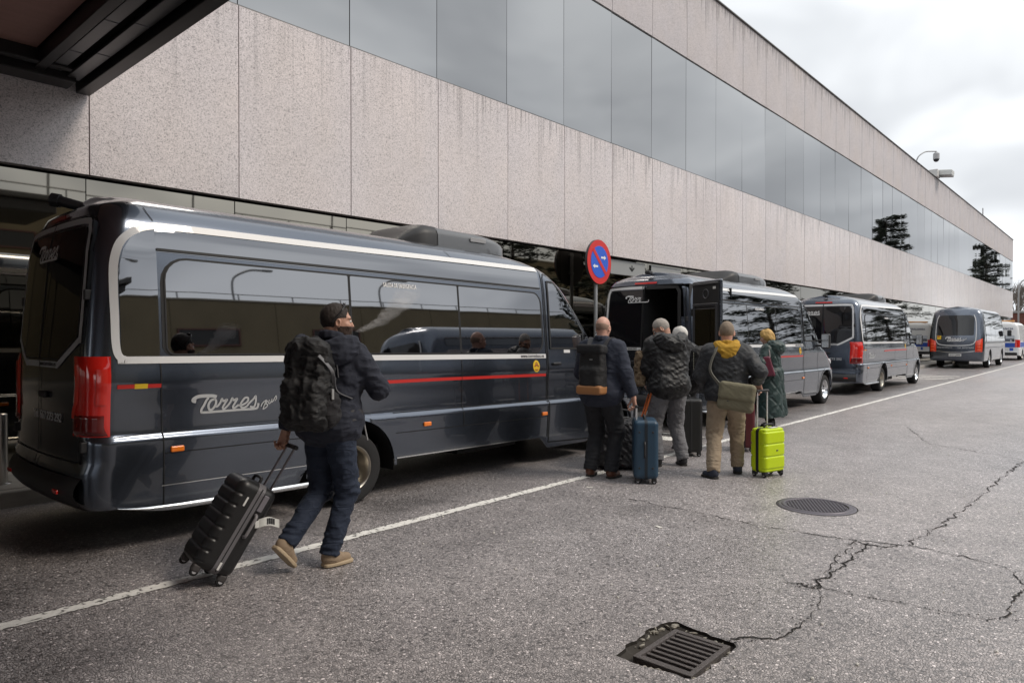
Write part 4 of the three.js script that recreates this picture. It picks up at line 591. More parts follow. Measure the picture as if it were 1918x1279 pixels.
// joints in the person's frame: x to the left, y up, z forward
function person(o) {
  const g = thing('person', o.label, 'person', o.pos, o.ry); g.userData.group = 'travellers by the minibuses';
  const H = o.H, k = H / 1.78, cell = o.cell || 0.013, hipY = (o.hipY || 0.94) * k, spine = vnorm([o.leanX || 0, 1, o.lean || 0]), pel = [o.hipX || 0, hipY, o.hipZ || 0], tw = o.twist || 0;
  const X = [Math.cos(tw), 0, -Math.sin(tw)], up = (h, x = 0, z = 0) => vadd(vadd(vadd(pel, spine, h * k), X, x * k), [Math.sin(tw), 0, Math.cos(tw)], z * k);
  const sh = [up(0.50, -0.185), up(0.50, 0.185)], neck = up(0.575, 0, 0.0), hip = [[pel[0] - 0.095 * k, hipY - 0.02, pel[2]], [pel[0] + 0.095 * k, hipY - 0.02, pel[2]]];
  const HB = basis(o.head[0], o.head[1], o.head[2] || 0), hc = vadd(vadd(vadd(neck, spine, 0.075 * k), HB[1], 0.075), HB[2], 0.03);
  const toL = ([X2, Y2, Z2]) => { const dx = X2 - o.pos[0], dz = Z2 - o.pos[2], c = Math.cos(o.ry), q = Math.sin(o.ry); return [dx * c - dz * q, Y2, dx * q + dz * c]; };
  const arms = o.hands.map((h, i) => { if (h.w) h.p = toL(h.w); const [e, w] = ik(sh[i], h.p, 0.295 * k, 0.265 * k, h.hint || [i ? 0.5 : -0.5, -0.2, -1]); return { e, w, dir: vnorm(h.dir || vsub(w, e)), palm: h.palm || [i ? -1 : 1, 0, 0], curl: h.curl ?? 0.5 }; });
  const legs = o.feet.map((f, i) => { const an = [f.p[0], f.p[1], f.p[2]]; const [kn, a] = ik(hip[i], an, 0.45 * k, 0.43 * k, f.hint || [i ? 0.08 : -0.08, 0, 1]); return { kn, an: a, B: basis(f.yaw || 0, f.pitch || 0) }; });
  // head
  const hf = o.hs || 1, cran = ellF([0, 0.028, -0.014], [0.077 * hf, 0.1 * hf, 0.098 * hf]);
  const headL = uni([cran, ellF([0, -0.05, 0.022], [0.06, 0.07, 0.07]), ellF([0, -0.095, 0.055], [0.03, 0.022, 0.03]), cap([0, 0.022, 0.088], [0, -0.026, 0.108], 0.009, 0.014), ellF([0, 0.03, 0.072], [0.056, 0.014, 0.022]), ellF([0.033, -0.02, 0.06], [0.03, 0.026, 0.026]), ellF([-0.033, -0.02, 0.06], [0.03, 0.026, 0.026]), ellF([0, -0.06, 0.086], [0.024, 0.012, 0.014])], 0.022);
  const ears = [1, -1].map((s) => inFrame([s * 0.078 * hf, -0.008, -0.012], basis(s * 0.45, 0.1), uni([(x, y, z) => Math.max(ellF([0, 0, 0], [0.012, 0.034, 0.022])(x, y, z), -ellF([s * 0.012, 0.004, 0.002], [0.009, 0.02, 0.012])(x, y, z))], 0.01)));
  const headF = inFrame(hc, HB, (x, y, z) => { let d = smin(headL(x, y, z), Math.min(ears[0](x, y, z), ears[1](x, y, z)), 0.008); const ex = Math.abs(x) - 0.032; d = -smin(-d, Math.hypot(ex, y - 0.006, z - 0.092) - 0.011, 0.01); return d; });
  const neckF = cap(vadd(neck, spine, -0.05), vadd(vadd(hc, HB[1], -0.055), HB[2], -0.03), 0.06, 0.056);
  const skinBody = uni([cap(up(0.05, -0.07), up(0.05, 0.07), 0.115 * k), cap(up(0.28, -0.07), up(0.28, 0.07), 0.1 * k), cap(up(0.43, -0.1), up(0.43, 0.1), 0.1 * k), neckF, ...arms.flatMap((a, i) => [cap(sh[i], a.e, 0.05, 0.042), cap(a.e, a.w, 0.042, 0.03)]), ...legs.flatMap((l, i) => [cap(hip[i], l.kn, 0.08, 0.055), cap(l.kn, l.an, 0.052, 0.036), cap(l.an, vadd(vadd(l.an, l.B[2], 0.1), l.B[1], -0.06), 0.026, 0.02)])], 0.05);
  const parts = [nets(skinBody, [-0.75, 0.0, -0.75].map((v, i) => i === 1 ? -0.02 : v + pel[i]), [0.75, hipY + 0.72, 0.75].map((v, i) => i === 1 ? v : v + pel[i]), 0.02)];
  const hb = 0.16; parts.push(nets(uni([headF, neckF], 0.025), vadd(hc, [-hb, -0.2, -hb]), vadd(hc, [hb, 0.16, hb]), o.near ? 0.0042 : 0.006));
  arms.forEach((a, i) => { if (o.hands[i].hidden) return; let Y = a.dir, Z = vnorm(vsub(a.palm, Y.map((v) => v * vdot(a.palm, Y)))), Xh = vcross(Y, Z); if (i === 1) Xh = Xh.map((v) => -v); if (o.hands[i].flip) Xh = Xh.map((v) => -v); const hd = handField(vadd(a.w, Y, 0.012), [Xh, Y, Z], a.curl); parts.push(nets(uni([hd.f, cap(vadd(a.w, Y, -0.05), vadd(a.w, Y, 0.02), 0.029, 0.026)], 0.02), vadd(hd.c, [-0.15, -0.15, -0.15]), vadd(hd.c, [0.15, 0.15, 0.15]), 0.0042)); });
  mesh('body', parts, o.skin, g);
  const HM = (name, f, lo, hi, m, c = 0.005, p = g) => mesh(name, nets(inFrame(hc, HB, f), vadd(hc, lo), vadd(hc, hi), c), m, p);
  // hair, beard, features
  if (o.hair) HM('hair', (x, y, z) => { const gr = o.hair.grow, n = 0.004 * (noise3(x * 90, y * 60, z * 90) - 0.5) + (o.hair.wave || 0) * (noise3(x * 30, y * 14, z * 30) - 0.5); let d = ellF([0, 0.028 + (o.hair.up || 0), -0.014], [0.077 * hf + gr, 0.1 * hf + gr, 0.098 * hf + gr])(x, y, z) + n; if (o.hair.back) d = smin(d, ellF([0, -0.03, -0.05], [0.085, 0.1, 0.07])(x, y, z) + n, 0.04); return Math.max(d, o.hair.cut(x, y, z)); }, [-0.18, -0.2, -0.18], [0.18, 0.2, 0.18], o.hair.m, o.near ? 0.004 : 0.006);
  if (o.beard) HM('beard', (x, y, z) => Math.max(headL(x, y, z) - 0.006 + 0.004 * (noise3(x * 110, y * 80, z * 110) - 0.5), y + 0.028 - 0.12 * Math.max(0, 0.02 - z), -(z + 0.012), (Math.hypot(x, (y + 0.06) * 1.6) < 0.02 && z > 0.08) ? 0.01 : -1), [-0.14, -0.17, -0.14], [0.14, 0.1, 0.16], o.beard, 0.0042);
  { const ez = 0.084, eyes = []; const P = (x, y, z) => vadd(vadd(vadd(hc, HB[0], x), HB[1], y), HB[2], z); for (const s of [1, -1]) eyes.push(at(new THREE.SphereGeometry(0.0115, 10, 8), ...P(s * 0.032, 0.006, ez))); mesh('eye', eyes[0], M(0.6, 0.58, 0.55, 0.2), g); mesh('eye', eyes[1], M(0.6, 0.58, 0.55, 0.2), g); for (const s of [1, -1]) { mesh('iris', at(new THREE.SphereGeometry(0.006, 8, 6), ...P(s * 0.032, 0.005, ez + 0.0075)), M(0.03, 0.02, 0.015, 0.2), g); mesh('eyebrow', tube([P(s * 0.015, 0.027, 0.094), P(s * 0.033, 0.032, 0.09), P(s * 0.052, 0.026, 0.076)], 0.0045, 6), o.hair ? o.hair.m : o.skin, g); } mesh('mouth', tube([P(-0.022, -0.06, 0.092), P(0, -0.057, 0.1), P(0.022, -0.06, 0.092)], 0.0042, 6), M(0.38, 0.14, 0.12, 0.5), g); }
  // jacket or coat
  const J = o.jacket, t = J.t || 0, hem = J.hem;
  const torso = [cap(up(0.02, -0.075), up(0.02, 0.075), (0.138 + (J.hipT ?? 0)) * k + t), cap(up(0.22, -0.07), up(0.22, 0.07), 0.122 * k + t), cap(up(0.38, -0.095, 0.01), up(0.38, 0.095, 0.01), 0.128 * k + t), cap(up(0.49, -0.13), up(0.49, 0.13), 0.075 * k + t), cap(up(0.54, -0.04), up(0.57, 0.0), 0.07)];
  if (J.skirt) torso.push(...J.skirt(up, pel));
  const sleeves = arms.map((a, i) => { const w2 = vadd(a.w, vnorm(vsub(a.w, a.e)), -0.005), hw = inFrame([0, 0, 0], ID, cap(a.e, w2, 0.056 + t * 0.8, 0.045 + t * 0.5)), up2 = cap(sh[i], a.e, 0.072 + t, 0.058 + t * 0.8); const cutDir = vnorm(vsub(a.w, a.e)); return (x, y, z) => smin(up2(x, y, z), Math.max(hw(x, y, z), (x - w2[0]) * cutDir[0] + (y - w2[1]) * cutDir[1] + (z - w2[2]) * cutDir[2]), 0.03); });
  const tb = uni(torso, 0.09), sl = uni(sleeves, 0.01), lo = [pel[0] - 0.62, Math.min(hem, ...arms.map((a) => a.w[1] - 0.06)) - 0.03, pel[2] - 0.55], hi = [pel[0] + 0.62, sh[0][1] + 0.2, pel[2] + 0.6];
  const jf = (x, y, z) => { let d = smin(tb(x, y, z), sl(x, y, z), 0.035); d = Math.max(d, 0); if (d === 0) d = smin(tb(x, y, z), sl(x, y, z), 0.035); if (d > 0.06) return Math.max(d - 0.02, sl(x, y, z) > 0.05 ? hem - y : -9); let q = folds(x, y, z, J.fold ?? 0.012); for (const a of arms) { const r = Math.hypot(x - a.e[0], y - a.e[1], z - a.e[2]); if (r < 0.14) q += 0.012 * (1 - r / 0.14) * Math.sin((y + x * 0.5 + z * 0.8) * 130); } if (J.tex) q += J.tex(x, y, z); const body = Math.max(tb(x, y, z) + q, hem + 0.012 * Math.sin(x * 14 + z * 9) - y); return smin(body, sl(x, y, z) + q * 0.8, 0.035); };
  const jk = mesh('jacket', nets(jf, lo, hi, cell), J.m, g); if (J.name) jk.name = J.name;
  mesh('collar', [(() => { const l = []; for (let q = 0; q < 12; q++) { const a = (q / 12) * 6.283, b = ((q + 1) / 12) * 6.283, gap = (v) => vadd(vadd(vadd(up(0.565), X, Math.sin(v) * 0.074), [0, 1, 0], 0.012 + (o.collarUp || 0) - 0.02 * Math.cos(v)), [Math.sin(tw), 0, Math.cos(tw)], Math.cos(v) * 0.078 - 0.004); l.push(cap(gap(a), gap(b), 0.017)); l.push(cap(vadd(gap(a), [0, 0.028, 0]), vadd(gap(b), [0, 0.028, 0]), 0.013)); } return nets(uni(l, 0.02), vadd(neck, [-0.16, -0.12, -0.16]), vadd(neck, [0.16, 0.16, 0.16]), 0.008); })()], o.collarM || J.m, jk);
  if (o.hood) { const c = o.hood, l = []; for (let q = -5; q < 5; q++) { const P = (v) => { const a = Math.PI + v * 0.3; return vadd(vadd(vadd(up(0.55), X, Math.sin(a) * c.r * (c.wx || 1)), [0, 1, 0], c.y - 0.045 * (1 - Math.abs(v) / 5) * (c.drop || 1) + 0.02 * Math.abs(v) / 5), [Math.sin(tw), 0, Math.cos(tw)], Math.cos(a) * c.r + c.z); }; l.push(cap(P(q), P(q + 1), c.t * (1 - 0.045 * Math.abs(q)), c.t * (1 - 0.045 * Math.abs(q + 1)))); l.push(cap(vadd(P(q), [0, -0.06, 0.0]), vadd(P(q + 1), [0, -0.06, 0.0]), c.t * 0.8)); } const f = uni(l, 0.05); mesh('hood', nets((x, y, z) => f(x, y, z) + folds(x, y, z, 0.016, 1.2), vadd(neck, [-0.32, -0.3, -0.36]), vadd(neck, [0.32, 0.26, 0.3]), o.near ? 0.01 : 0.012), c.m, jk); }
  // trousers
  if (o.trousers) { const T = o.trousers, cut = legs.map((l, i) => { const d = vnorm(vsub(l.an, l.kn)), e = vadd(l.an, d, 0.015); return (x, y, z) => { const low = (x - e[0]) * d[0] + (y - e[1]) * d[1] + (z - e[2]) * d[2]; const q = smin(cap(hip[i], l.kn, 0.102 * k * (T.w || 1), 0.074 * k * (T.w || 1))(x, y, z), cap(l.kn, l.an, 0.072 * k * (T.w || 1), 0.058 * k * (T.w || 1))(x, y, z), 0.03); return Math.max(q, low); }; }); const caps = legs.map((l, i) => { const A = cap(hip[i], l.kn, 0.102 * k * (T.w || 1), 0.074 * k * (T.w || 1)), B2 = cap(l.kn, l.an, 0.07 * k * (T.w || 1), 0.058 * k * (T.w || 1)), d = vnorm(vsub(l.an, l.kn)), e = vadd(l.an, d, 0.02); return (x, y, z) => Math.max(smin(A(x, y, z), B2(x, y, z), 0.03), (x - e[0]) * d[0] + (y - e[1]) * d[1] + (z - e[2]) * d[2]); }); const hp = cap(up(0.03, -0.06), up(0.03, 0.06), 0.13 * k), lg = uni(caps, 0.012);
    mesh('trousers', nets((x, y, z) => { const d = smin(lg(x, y, z), hp(x, y, z), 0.05); if (d > 0.05) return d - 0.015; let q = folds(x, y, z, 0.011); for (const l of legs) { const r = Math.hypot(x - l.kn[0], y - l.kn[1], z - l.kn[2]); if (r < 0.16) q += 0.007 * (1 - r / 0.16) * Math.sin(y * 110 + x * 30); const ra = Math.hypot(x - l.an[0], y - l.an[1] - 0.05, z - l.an[2]); if (ra < 0.13) q += 0.009 * (1 - ra / 0.13) * Math.sin(y * 150 + z * 40); } return d + q; }, [pel[0] - 0.4, 0.0, pel[2] - 0.75], [pel[0] + 0.4, hipY + 0.17, pel[2] + 0.6], cell), T.m, g); }
  // shoes
  legs.forEach((l, i) => { const s = o.shoe, up1 = inFrame(l.an, l.B, (x, y, z) => { const f = uni([ellF([0, -0.045, 0.01], [0.04, 0.045, 0.065]), cap([0, -0.052, 0.04], [0.003, -0.062, 0.125], 0.041, 0.034), cap([0, 0.015, -0.012], [0, -0.03, -0.01], 0.043 + (s.high || 0) * 0.004)], 0.04)(x, y, z); return Math.max(f, -(y + 0.078), y - 0.012 - (s.high || 0)); });
    const sole = inFrame(l.an, l.B, (x, y, z) => { const w = 0.043 - 0.011 * Math.pow((z - 0.06) / 0.1, 2); return Math.max(Math.hypot(Math.max(Math.abs(x) - w + 0.012, 0), Math.max(Math.abs(z - 0.055) - 0.118 + 0.03, 0)) - 0.022, Math.abs(y + 0.083) - 0.012); });
    mesh('sock', nets(uni([cap(vadd(l.an, l.B[1], -0.02), vadd(l.an, vnorm(vsub(l.kn, l.an)), 0.1), 0.046, 0.044), cap(l.an, vadd(l.an, l.B[2], 0.03), 0.036)], 0.03), vadd(l.an, [-0.18, -0.12, -0.18]), vadd(l.an, [0.18, 0.2, 0.18]), 0.012), s.sock || black, g);
    const c0 = vadd(l.an, l.B[2], 0.05), bl = vadd(c0, [-0.22, -0.2, -0.22]), bh = vadd(c0, [0.22, 0.2, 0.22]); const m = mesh('shoe', nets(up1, bl, bh, o.near ? 0.006 : 0.009), s.m, g); mesh('sole', nets(sole, bl, bh, o.near ? 0.006 : 0.009), s.sole, m); if (s.laces) mesh('laces', Array.from({ length: 4 }, (_, q) => { const P = (x, y, z) => vadd(vadd(vadd(l.an, l.B[0], x), l.B[1], y), l.B[2], z), z = 0.035 + q * 0.02; return tube([P(-0.026, -0.026 - q * 0.004, z), P(0, -0.008 - q * 0.0055, z + 0.006), P(0.026, -0.026 - q * 0.004, z)], 0.0035, 5); }), s.laces, m); });
  return { g, up, arms, neck, hc, HB, sh, pel, place: (q) => { q.position.copy(g.position); q.rotation.y = g.rotation.y; return q; } };
}
const navy = cloth(0.016, 0.019, 0.032), black = cloth(0.011, 0.011, 0.013), jeans = cloth(0.013, 0.021, 0.042, 0.85, 0.3, 0.007), greyJean = cloth(0.165, 0.165, 0.178, 0.85, 0.3, 0.007), khaki = cloth(0.3, 0.235, 0.165, 0.85, 0.3, 0.006), dkHair = M(0.022, 0.015, 0.012, 0.75), greyHair = M(0.34, 0.31, 0.28, 0.8), sandHair = M(0.22, 0.17, 0.125, 0.8), whiteHair = M(0.6, 0.58, 0.55, 0.8), blonde = M(0.5, 0.31, 0.1, 0.65);
const skinA = skinTone(0.5, 0.28, 0.2), skinB = skinTone(0.55, 0.31, 0.235);
const fade = (x, y, z) => Math.max(z - 0.055 - 0.35 * Math.max(0, y - 0.03), -(y + 0.05), (y < 0.035 && z > 0.012) ? (z - 0.012) * 0.6 : -1);
const soleDk = M(0.02, 0.018, 0.016, 0.8), black2 = cloth(0.014, 0.0145, 0.016, 0.55);

// walking man with a backpack, pulling a case
const p1 = person({ label: 'bearded man in navy jacket and jeans walking past, pulling a black suitcase', pos: [2.74, 0, -4.16], ry: 1.74, H: 1.755, near: true, cell: 0.0105, hipY: 0.968, lean: 0.05, twist: 0.3, head: [-0.52, 0.02], skin: skinA, collarUp: 0.03,
  feet: [{ p: [-0.07, 0.1, -0.06], yaw: -0.25 }, { p: [0.07, 0.21, -0.3], pitch: 0.86, yaw: -0.1 }],
  hands: [{ p: [-0.05, 1.32, 0.3], hint: [-1, -0.9, -0.1], palm: [0.2, 0.1, -1], curl: 0.6 }, { w: [2.565, 0.905, -4.43], hint: [0.6, 0, -1], dir: [0.05, -0.9, -0.25], palm: [-0.2, -0.25, -1], curl: 0.95 }],
  hair: { m: dkHair, grow: 0.0065, up: 0.003, cut: (x, y, z) => Math.max(z - 0.05 - 0.45 * Math.max(0, y - 0.045), -(y + 0.065), (y < 0.03 && z > 0.0) ? z * 0.8 : -1) }, beard: M(0.05, 0.03, 0.022, 0.85),
  jacket: { m: navy, t: 0.014, hem: 0.77, hipT: 0.02, fold: 0.014 }, hood: { m: navy, r: 0.13, y: 0.02, z: -0.05, t: 0.05, wx: 1.45, drop: 1.2 }, trousers: { m: jeans, w: 1.08 }, shoe: { m: cloth(0.27, 0.2, 0.135), sole: M(0.42, 0.33, 0.22, 0.7), laces: M(0.45, 0.4, 0.32, 0.8) } });
{ // sunglasses pushed up on the head
  const o = thing('sunglasses', 'dark sunglasses pushed up on the walking man’s hair', 'sunglasses'); p1.place(o); const P = (x, y, z) => vadd(vadd(vadd(p1.hc, p1.HB[0], x), p1.HB[1], y), p1.HB[2], z);
  for (const s of [1, -1]) { mesh('lens', at(new THREE.SphereGeometry(0.027, 12, 8).scale(0.9, 0.7, 0.22), 0, 0, 0).applyMatrix4(new THREE.Matrix4().makeBasis(V(...p1.HB[0]), V(...p1.HB[1]), V(...p1.HB[2])).multiply(new THREE.Matrix4().makeRotationX(-0.9)).setPosition(...P(s * 0.036, 0.124, 0.045))), M(0.2, 0.2, 0.22, 0.08), o); mesh('temple', tube([P(s * 0.062, 0.118, 0.04), P(s * 0.09, 0.08, 0.01), P(s * 0.092, 0.02, -0.04), P(s * 0.088, -0.004, -0.055)], 0.005, 6), M(0.012, 0.012, 0.014, 0.3), o); }
  mesh('bridge', tube([P(-0.02, 0.134, 0.05), P(0.02, 0.134, 0.05)], 0.004, 6), M(0.012, 0.012, 0.014, 0.3), o);
}
// bald man seen from behind
const p2 = person({ label: 'balding man in navy jacket holding the blue suitcase, seen from behind', pos: [6.43, 0, -4.42], ry: 1.72, H: 1.78, head: [0.05, 0.1], lean: 0.03, skin: skinB,
  feet: [{ p: [-0.12, 0.095, 0.0], yaw: -0.2 }, { p: [0.12, 0.095, -0.03], yaw: 0.2 }], hands: [{ w: [6.515, 0.905, -4.05], hint: [-0.3, 0, -1], dir: [-0.1, -1, 0.1], palm: [0.6, 0, -0.6], curl: 0.9 }, { p: [0.2, 1.02, 0.25], hint: [0.5, 0, -1] }],
  hair: { m: M(0.3, 0.2, 0.15, 0.8), grow: 0.002, cut: (x, y, z) => Math.max(z - 0.03, y - 0.035 - 0.25 * Math.max(0, -z - 0.04), -(y + 0.06)) }, jacket: { m: cloth(0.018, 0.023, 0.04), t: 0.028, hem: 0.76, hipT: 0.02 }, trousers: { m: cloth(0.012, 0.013, 0.017), w: 1.22 }, shoe: { m: M(0.1, 0.035, 0.018, 0.35), sole: soleDk } });
// grey-haired man looking down
const p3 = person({ label: 'grey-haired man in black hooded puffer jacket and grey jeans, head bowed to the left', pos: [7.55, 0, -4.2], ry: 2.55, H: 1.79, hipY: 0.955, head: [1.05, 0.55], lean: 0.1, skin: skinA,
  feet: [{ p: [-0.17, 0.095, -0.04], yaw: -0.15 }, { p: [0.16, 0.095, -0.02], yaw: 0.35 }], hands: [{ p: [-0.1, 1.05, 0.32], hint: [-0.8, -0.3, -1] }, { p: [0.16, 1.0, 0.3], hint: [0.8, -0.3, -1] }],
  hair: { m: greyHair, grow: 0.004, cut: fade }, jacket: { m: black2, t: 0.038, hem: 0.8, hipT: 0.012, fold: 0.018 }, hood: { m: black2, r: 0.12, y: 0.03, z: -0.05, t: 0.06, wx: 1.3, drop: 1 }, trousers: { m: greyJean, w: 1.26 }, shoe: { m: M(0.015, 0.015, 0.018, 0.6), sole: soleDk } });
// white-haired person half hidden
const p4 = person({ label: 'white-haired person in dark clothes half hidden behind the man in grey jeans', pos: [8.84, 0, -4.62], ry: 3.0, H: 1.7, head: [0.3, 0.35], lean: 0.12, skin: skinB,
  feet: [{ p: [-0.1, 0.095, 0.0] }, { p: [0.1, 0.095, 0.02] }], hands: [{ p: [-0.15, 1.0, 0.3] }, { p: [0.15, 1.0, 0.3] }], hair: { m: whiteHair, grow: 0.01, wave: 0.01, cut: (x, y, z) => Math.max(z - 0.06 - 0.3 * Math.max(0, y), -(y + 0.06)) }, jacket: { m: black, t: 0.02, hem: 0.75 }, trousers: { m: black }, shoe: { m: M(0.015, 0.015, 0.018, 0.6), sole: soleDk } });
// man with the mustard hood
const p5 = person({ label: 'man in dark jacket with mustard hood and khaki trousers, holding the lime suitcase', pos: [7.42, 0, -3.4], ry: 2.06, H: 1.72, head: [-0.1, 0.0], lean: 0.02, skin: skinB,
  feet: [{ p: [-0.13, 0.1, 0.17], yaw: -0.1 }, { p: [0.15, 0.095, -0.18], yaw: 0.7 }], hands: [{ w: [7.70, 1.06, -3.16], hint: [-0.4, -0.2, -1], dir: [-0.15, -0.8, 0.35], palm: [0.3, -0.6, -0.6], curl: 0.8 }, { p: [0.24, 0.98, 0.22], hint: [0.5, 0, -1] }],
  hair: { m: sandHair, grow: 0.004, cut: fade }, jacket: { m: cloth(0.021, 0.023, 0.027, 0.6), t: 0.032, hem: 0.84, hipT: 0.01 }, hood: { m: cloth(0.44, 0.25, 0.025), r: 0.088, y: 0.03, z: -0.02, t: 0.036, wx: 1.15, drop: 1.5 }, collarM: cloth(0.44, 0.25, 0.025), trousers: { m: khaki, w: 1.2 }, shoe: { m: cloth(0.03, 0.035, 0.055), sole: soleDk } });
// woman in a quilted coat
const green = cloth(0.014, 0.034, 0.032, 0.5, 0.3, 0.001);
const p6 = person({ label: 'blonde woman in long dark green quilted coat, turned to the left', pos: [11.9, 0, -4.64], ry: 3.25, H: 1.67, head: [0.25, 0.3], lean: 0.05, skin: skinB,
  feet: [{ p: [-0.09, 0.095, 0.02] }, { p: [0.09, 0.095, 0.0] }], hands: [{ p: [-0.16, 1.05, 0.3] }, { p: [0.2, 1.02, 0.28], hint: [1, 0, -1] }], hair: { m: blonde, grow: 0.018, back: true, wave: 0.022, cut: (x, y, z) => Math.max(z - 0.075 - 0.25 * Math.max(0, y), -(y + 0.135), (y < 0.02 && z > 0.055) ? (z - 0.055) : -1) },
  jacket: { m: green, name: 'coat', t: 0.03, hem: 0.2, fold: 0.008, skirt: (up, pel) => [cap(vadd(pel, [-0.1, 0.05, 0]), vadd(pel, [-0.15, -0.8, -0.02]), 0.155, 0.23), cap(vadd(pel, [0.1, 0.05, 0]), vadd(pel, [0.15, -0.8, -0.02]), 0.155, 0.23)], tex: (x, y, z) => { const u = Math.atan2(x, z) * 2.4, v = y * 7.5, a = Math.abs(Math.sin((u + v) * 1.5)), b = Math.abs(Math.sin((u - v) * 1.5)); return y > 1.02 && y < 1.06 ? 0.012 : 0.016 * (1 - Math.min(1, Math.min(a, b) * 2.2)); } }, hood: { m: green, r: 0.115, y: 0.03, z: -0.045, t: 0.062, wx: 1.25, drop: 1 }, trousers: { m: black }, shoe: { m: M(0.012, 0.012, 0.014, 0.5), sole: soleDk, high: 0.05 } });
// ------------------------------------------------------------------ luggage
const packM = cloth(0.009, 0.009, 0.01, 0.7), strapM = cloth(0.03, 0.03, 0.034, 0.6);
const netbox = (f, lo, hi, c = 0.01) => nets(f, lo, hi, c);
function pocketPack(name, label, P, m, o) {                                    // a rucksack on a person's back; P = up() of the wearer
  const b = thing(name, label, 'backpack', [0, 0, 0], 0, 'backpacks worn by travellers'); o.who.place(b); const up = P, c = up(o.h, o.x || 0, -o.d), H = o.H, W = o.W, D = o.D, tw = o.tw || 0, B = basis(tw, o.pitch || 0);
  const shape = inFrame(c, B, (x, y, z) => uni([boxF([0, 0, 0], [W / 2 * (1 - 0.12 * clamp(y / H * 2)), H / 2, D / 2], o.r || 0.07), boxF([0, -H * 0.18, -D * 0.5], [W * 0.4, H * 0.24, D * 0.26], 0.04), ellF([0, H * 0.42, -0.01], [W * 0.42, 0.075, D * 0.55])], 0.035)(x, y, z) + folds(x, y, z, o.fold ?? 0.014, 1.3));
  mesh('pack_body', netbox(shape, vadd(c, [-0.36, -H * 0.75, -0.36]), vadd(c, [0.36, H * 0.8, 0.36]), o.c || 0.011), m, b);
  const q = (x, y, z) => vadd(vadd(vadd(c, B[0], x), B[1], y), B[2], z);
  for (const s of [1, -1]) mesh('shoulder_strap', ribbon3([q(s * 0.08, H * 0.42, D * 0.4), up(0.60, s * 0.11, -0.05), up(0.60, s * 0.125, 0.03), up(0.52, s * 0.14, 0.135), up(0.36, s * 0.15, 0.165), up(0.22, s * 0.17, 0.09), q(s * W * 0.45, -H * 0.36, D * 0.45)], 0.055, 0.012), strapM, b);
  mesh('grab_loop', tube([q(-0.03, H * 0.48, D * 0.3), q(-0.025, H * 0.56, D * 0.28), q(0.025, H * 0.56, D * 0.28), q(0.03, H * 0.48, D * 0.3)], 0.007, 6), strapM, b);
  return { b, q };
}
function ribbon3(pts, w, t) {                                                // flat band with thickness along a 3D path, facing outwards
  const c = new THREE.CatmullRomCurve3(pts.map((p) => V(...p))), n = 40, pos = [], idx = [], ctr = pts.reduce((a, p) => vadd(a, p, 1 / pts.length), [0, 0, 0]);
  for (let i = 0; i <= n; i++) { const p = c.getPoint(i / n).toArray(), T = c.getTangent(i / n).toArray(), out = vnorm(vsub(vsub(p, ctr), T.map((v) => v * vdot(vsub(p, ctr), T)))), s = vnorm(vcross(T, out)); for (const [a, b] of [[-1, 0], [1, 0], [1, 1], [-1, 1]]) pos.push(...vadd(vadd(p, s, a * w / 2), out, b * t)); if (i) { const o = (i - 1) * 4, q = i * 4; for (let k = 0; k < 4; k++) { const k2 = (k + 1) % 4; idx.push(o + k, q + k, q + k2, o + k, q + k2, o + k2); } } }
  const g = new THREE.BufferGeometry(); g.setAttribute('position', new THREE.Float32BufferAttribute(pos, 3)); g.setIndex(idx); const u = g.toNonIndexed(); u.computeVertexNormals(); return u;
}
{
  const { b, q } = pocketPack('trekking_backpack', 'large black trekking backpack worn by the walking man', p1.up, packM, { who: p1, h: 0.29, d: 0.245, x: 0.02, H: 0.58, W: 0.33, D: 0.19, tw: 0.3, pitch: 0.06, c: 0.009, fold: 0.02, r: 0.08 });
  mesh('side_pocket', netbox((x, y, z) => ellF(q(-0.165, -0.15, 0.01), [0.04, 0.12, 0.07])(x, y, z) + folds(x, y, z, 0.012, 1.5), vadd(q(-0.18, -0.13, 0), [-0.15, -0.2, -0.15]), vadd(q(-0.18, -0.13, 0), [0.15, 0.2, 0.15]), 0.009), cloth(0.014, 0.013, 0.015), b);
  mesh('hip_belt', ribbon3([q(-0.14, -0.24, 0.1), p1.up(0.08, -0.215, -0.05), p1.up(0.07, -0.22, 0.05), p1.up(0.05, -0.13, 0.17), p1.up(0.05, 0.05, 0.19)], 0.075, 0.014), strapM, b);
  mesh('compression_strap', ribbon3([q(-0.12, 0.2, -0.1), q(-0.175, 0.1, -0.02), q(-0.17, -0.02, 0.05), p1.up(0.2, -0.2, -0.06)], 0.022, 0.006), M(0.16, 0.16, 0.17, 0.5), b);
  mesh('load_strap', ribbon3([q(-0.1, 0.23, 0.02), q(-0.15, 0.17, 0.06), q(-0.165, 0.06, 0.08)], 0.025, 0.006), M(0.13, 0.13, 0.14, 0.5), b);
  mesh('pull_tab', [rb(0.012, 0.07, 0.02, 0.004, ...q(-0.19, -0.05, -0.03)), tube([p1.up(0.1, -0.2, 0.1), p1.up(-0.02, -0.21, 0.13), p1.up(-0.12, -0.22, 0.16)], 0.006, 6)], M(0.3, 0.3, 0.3, 0.6), b);
}
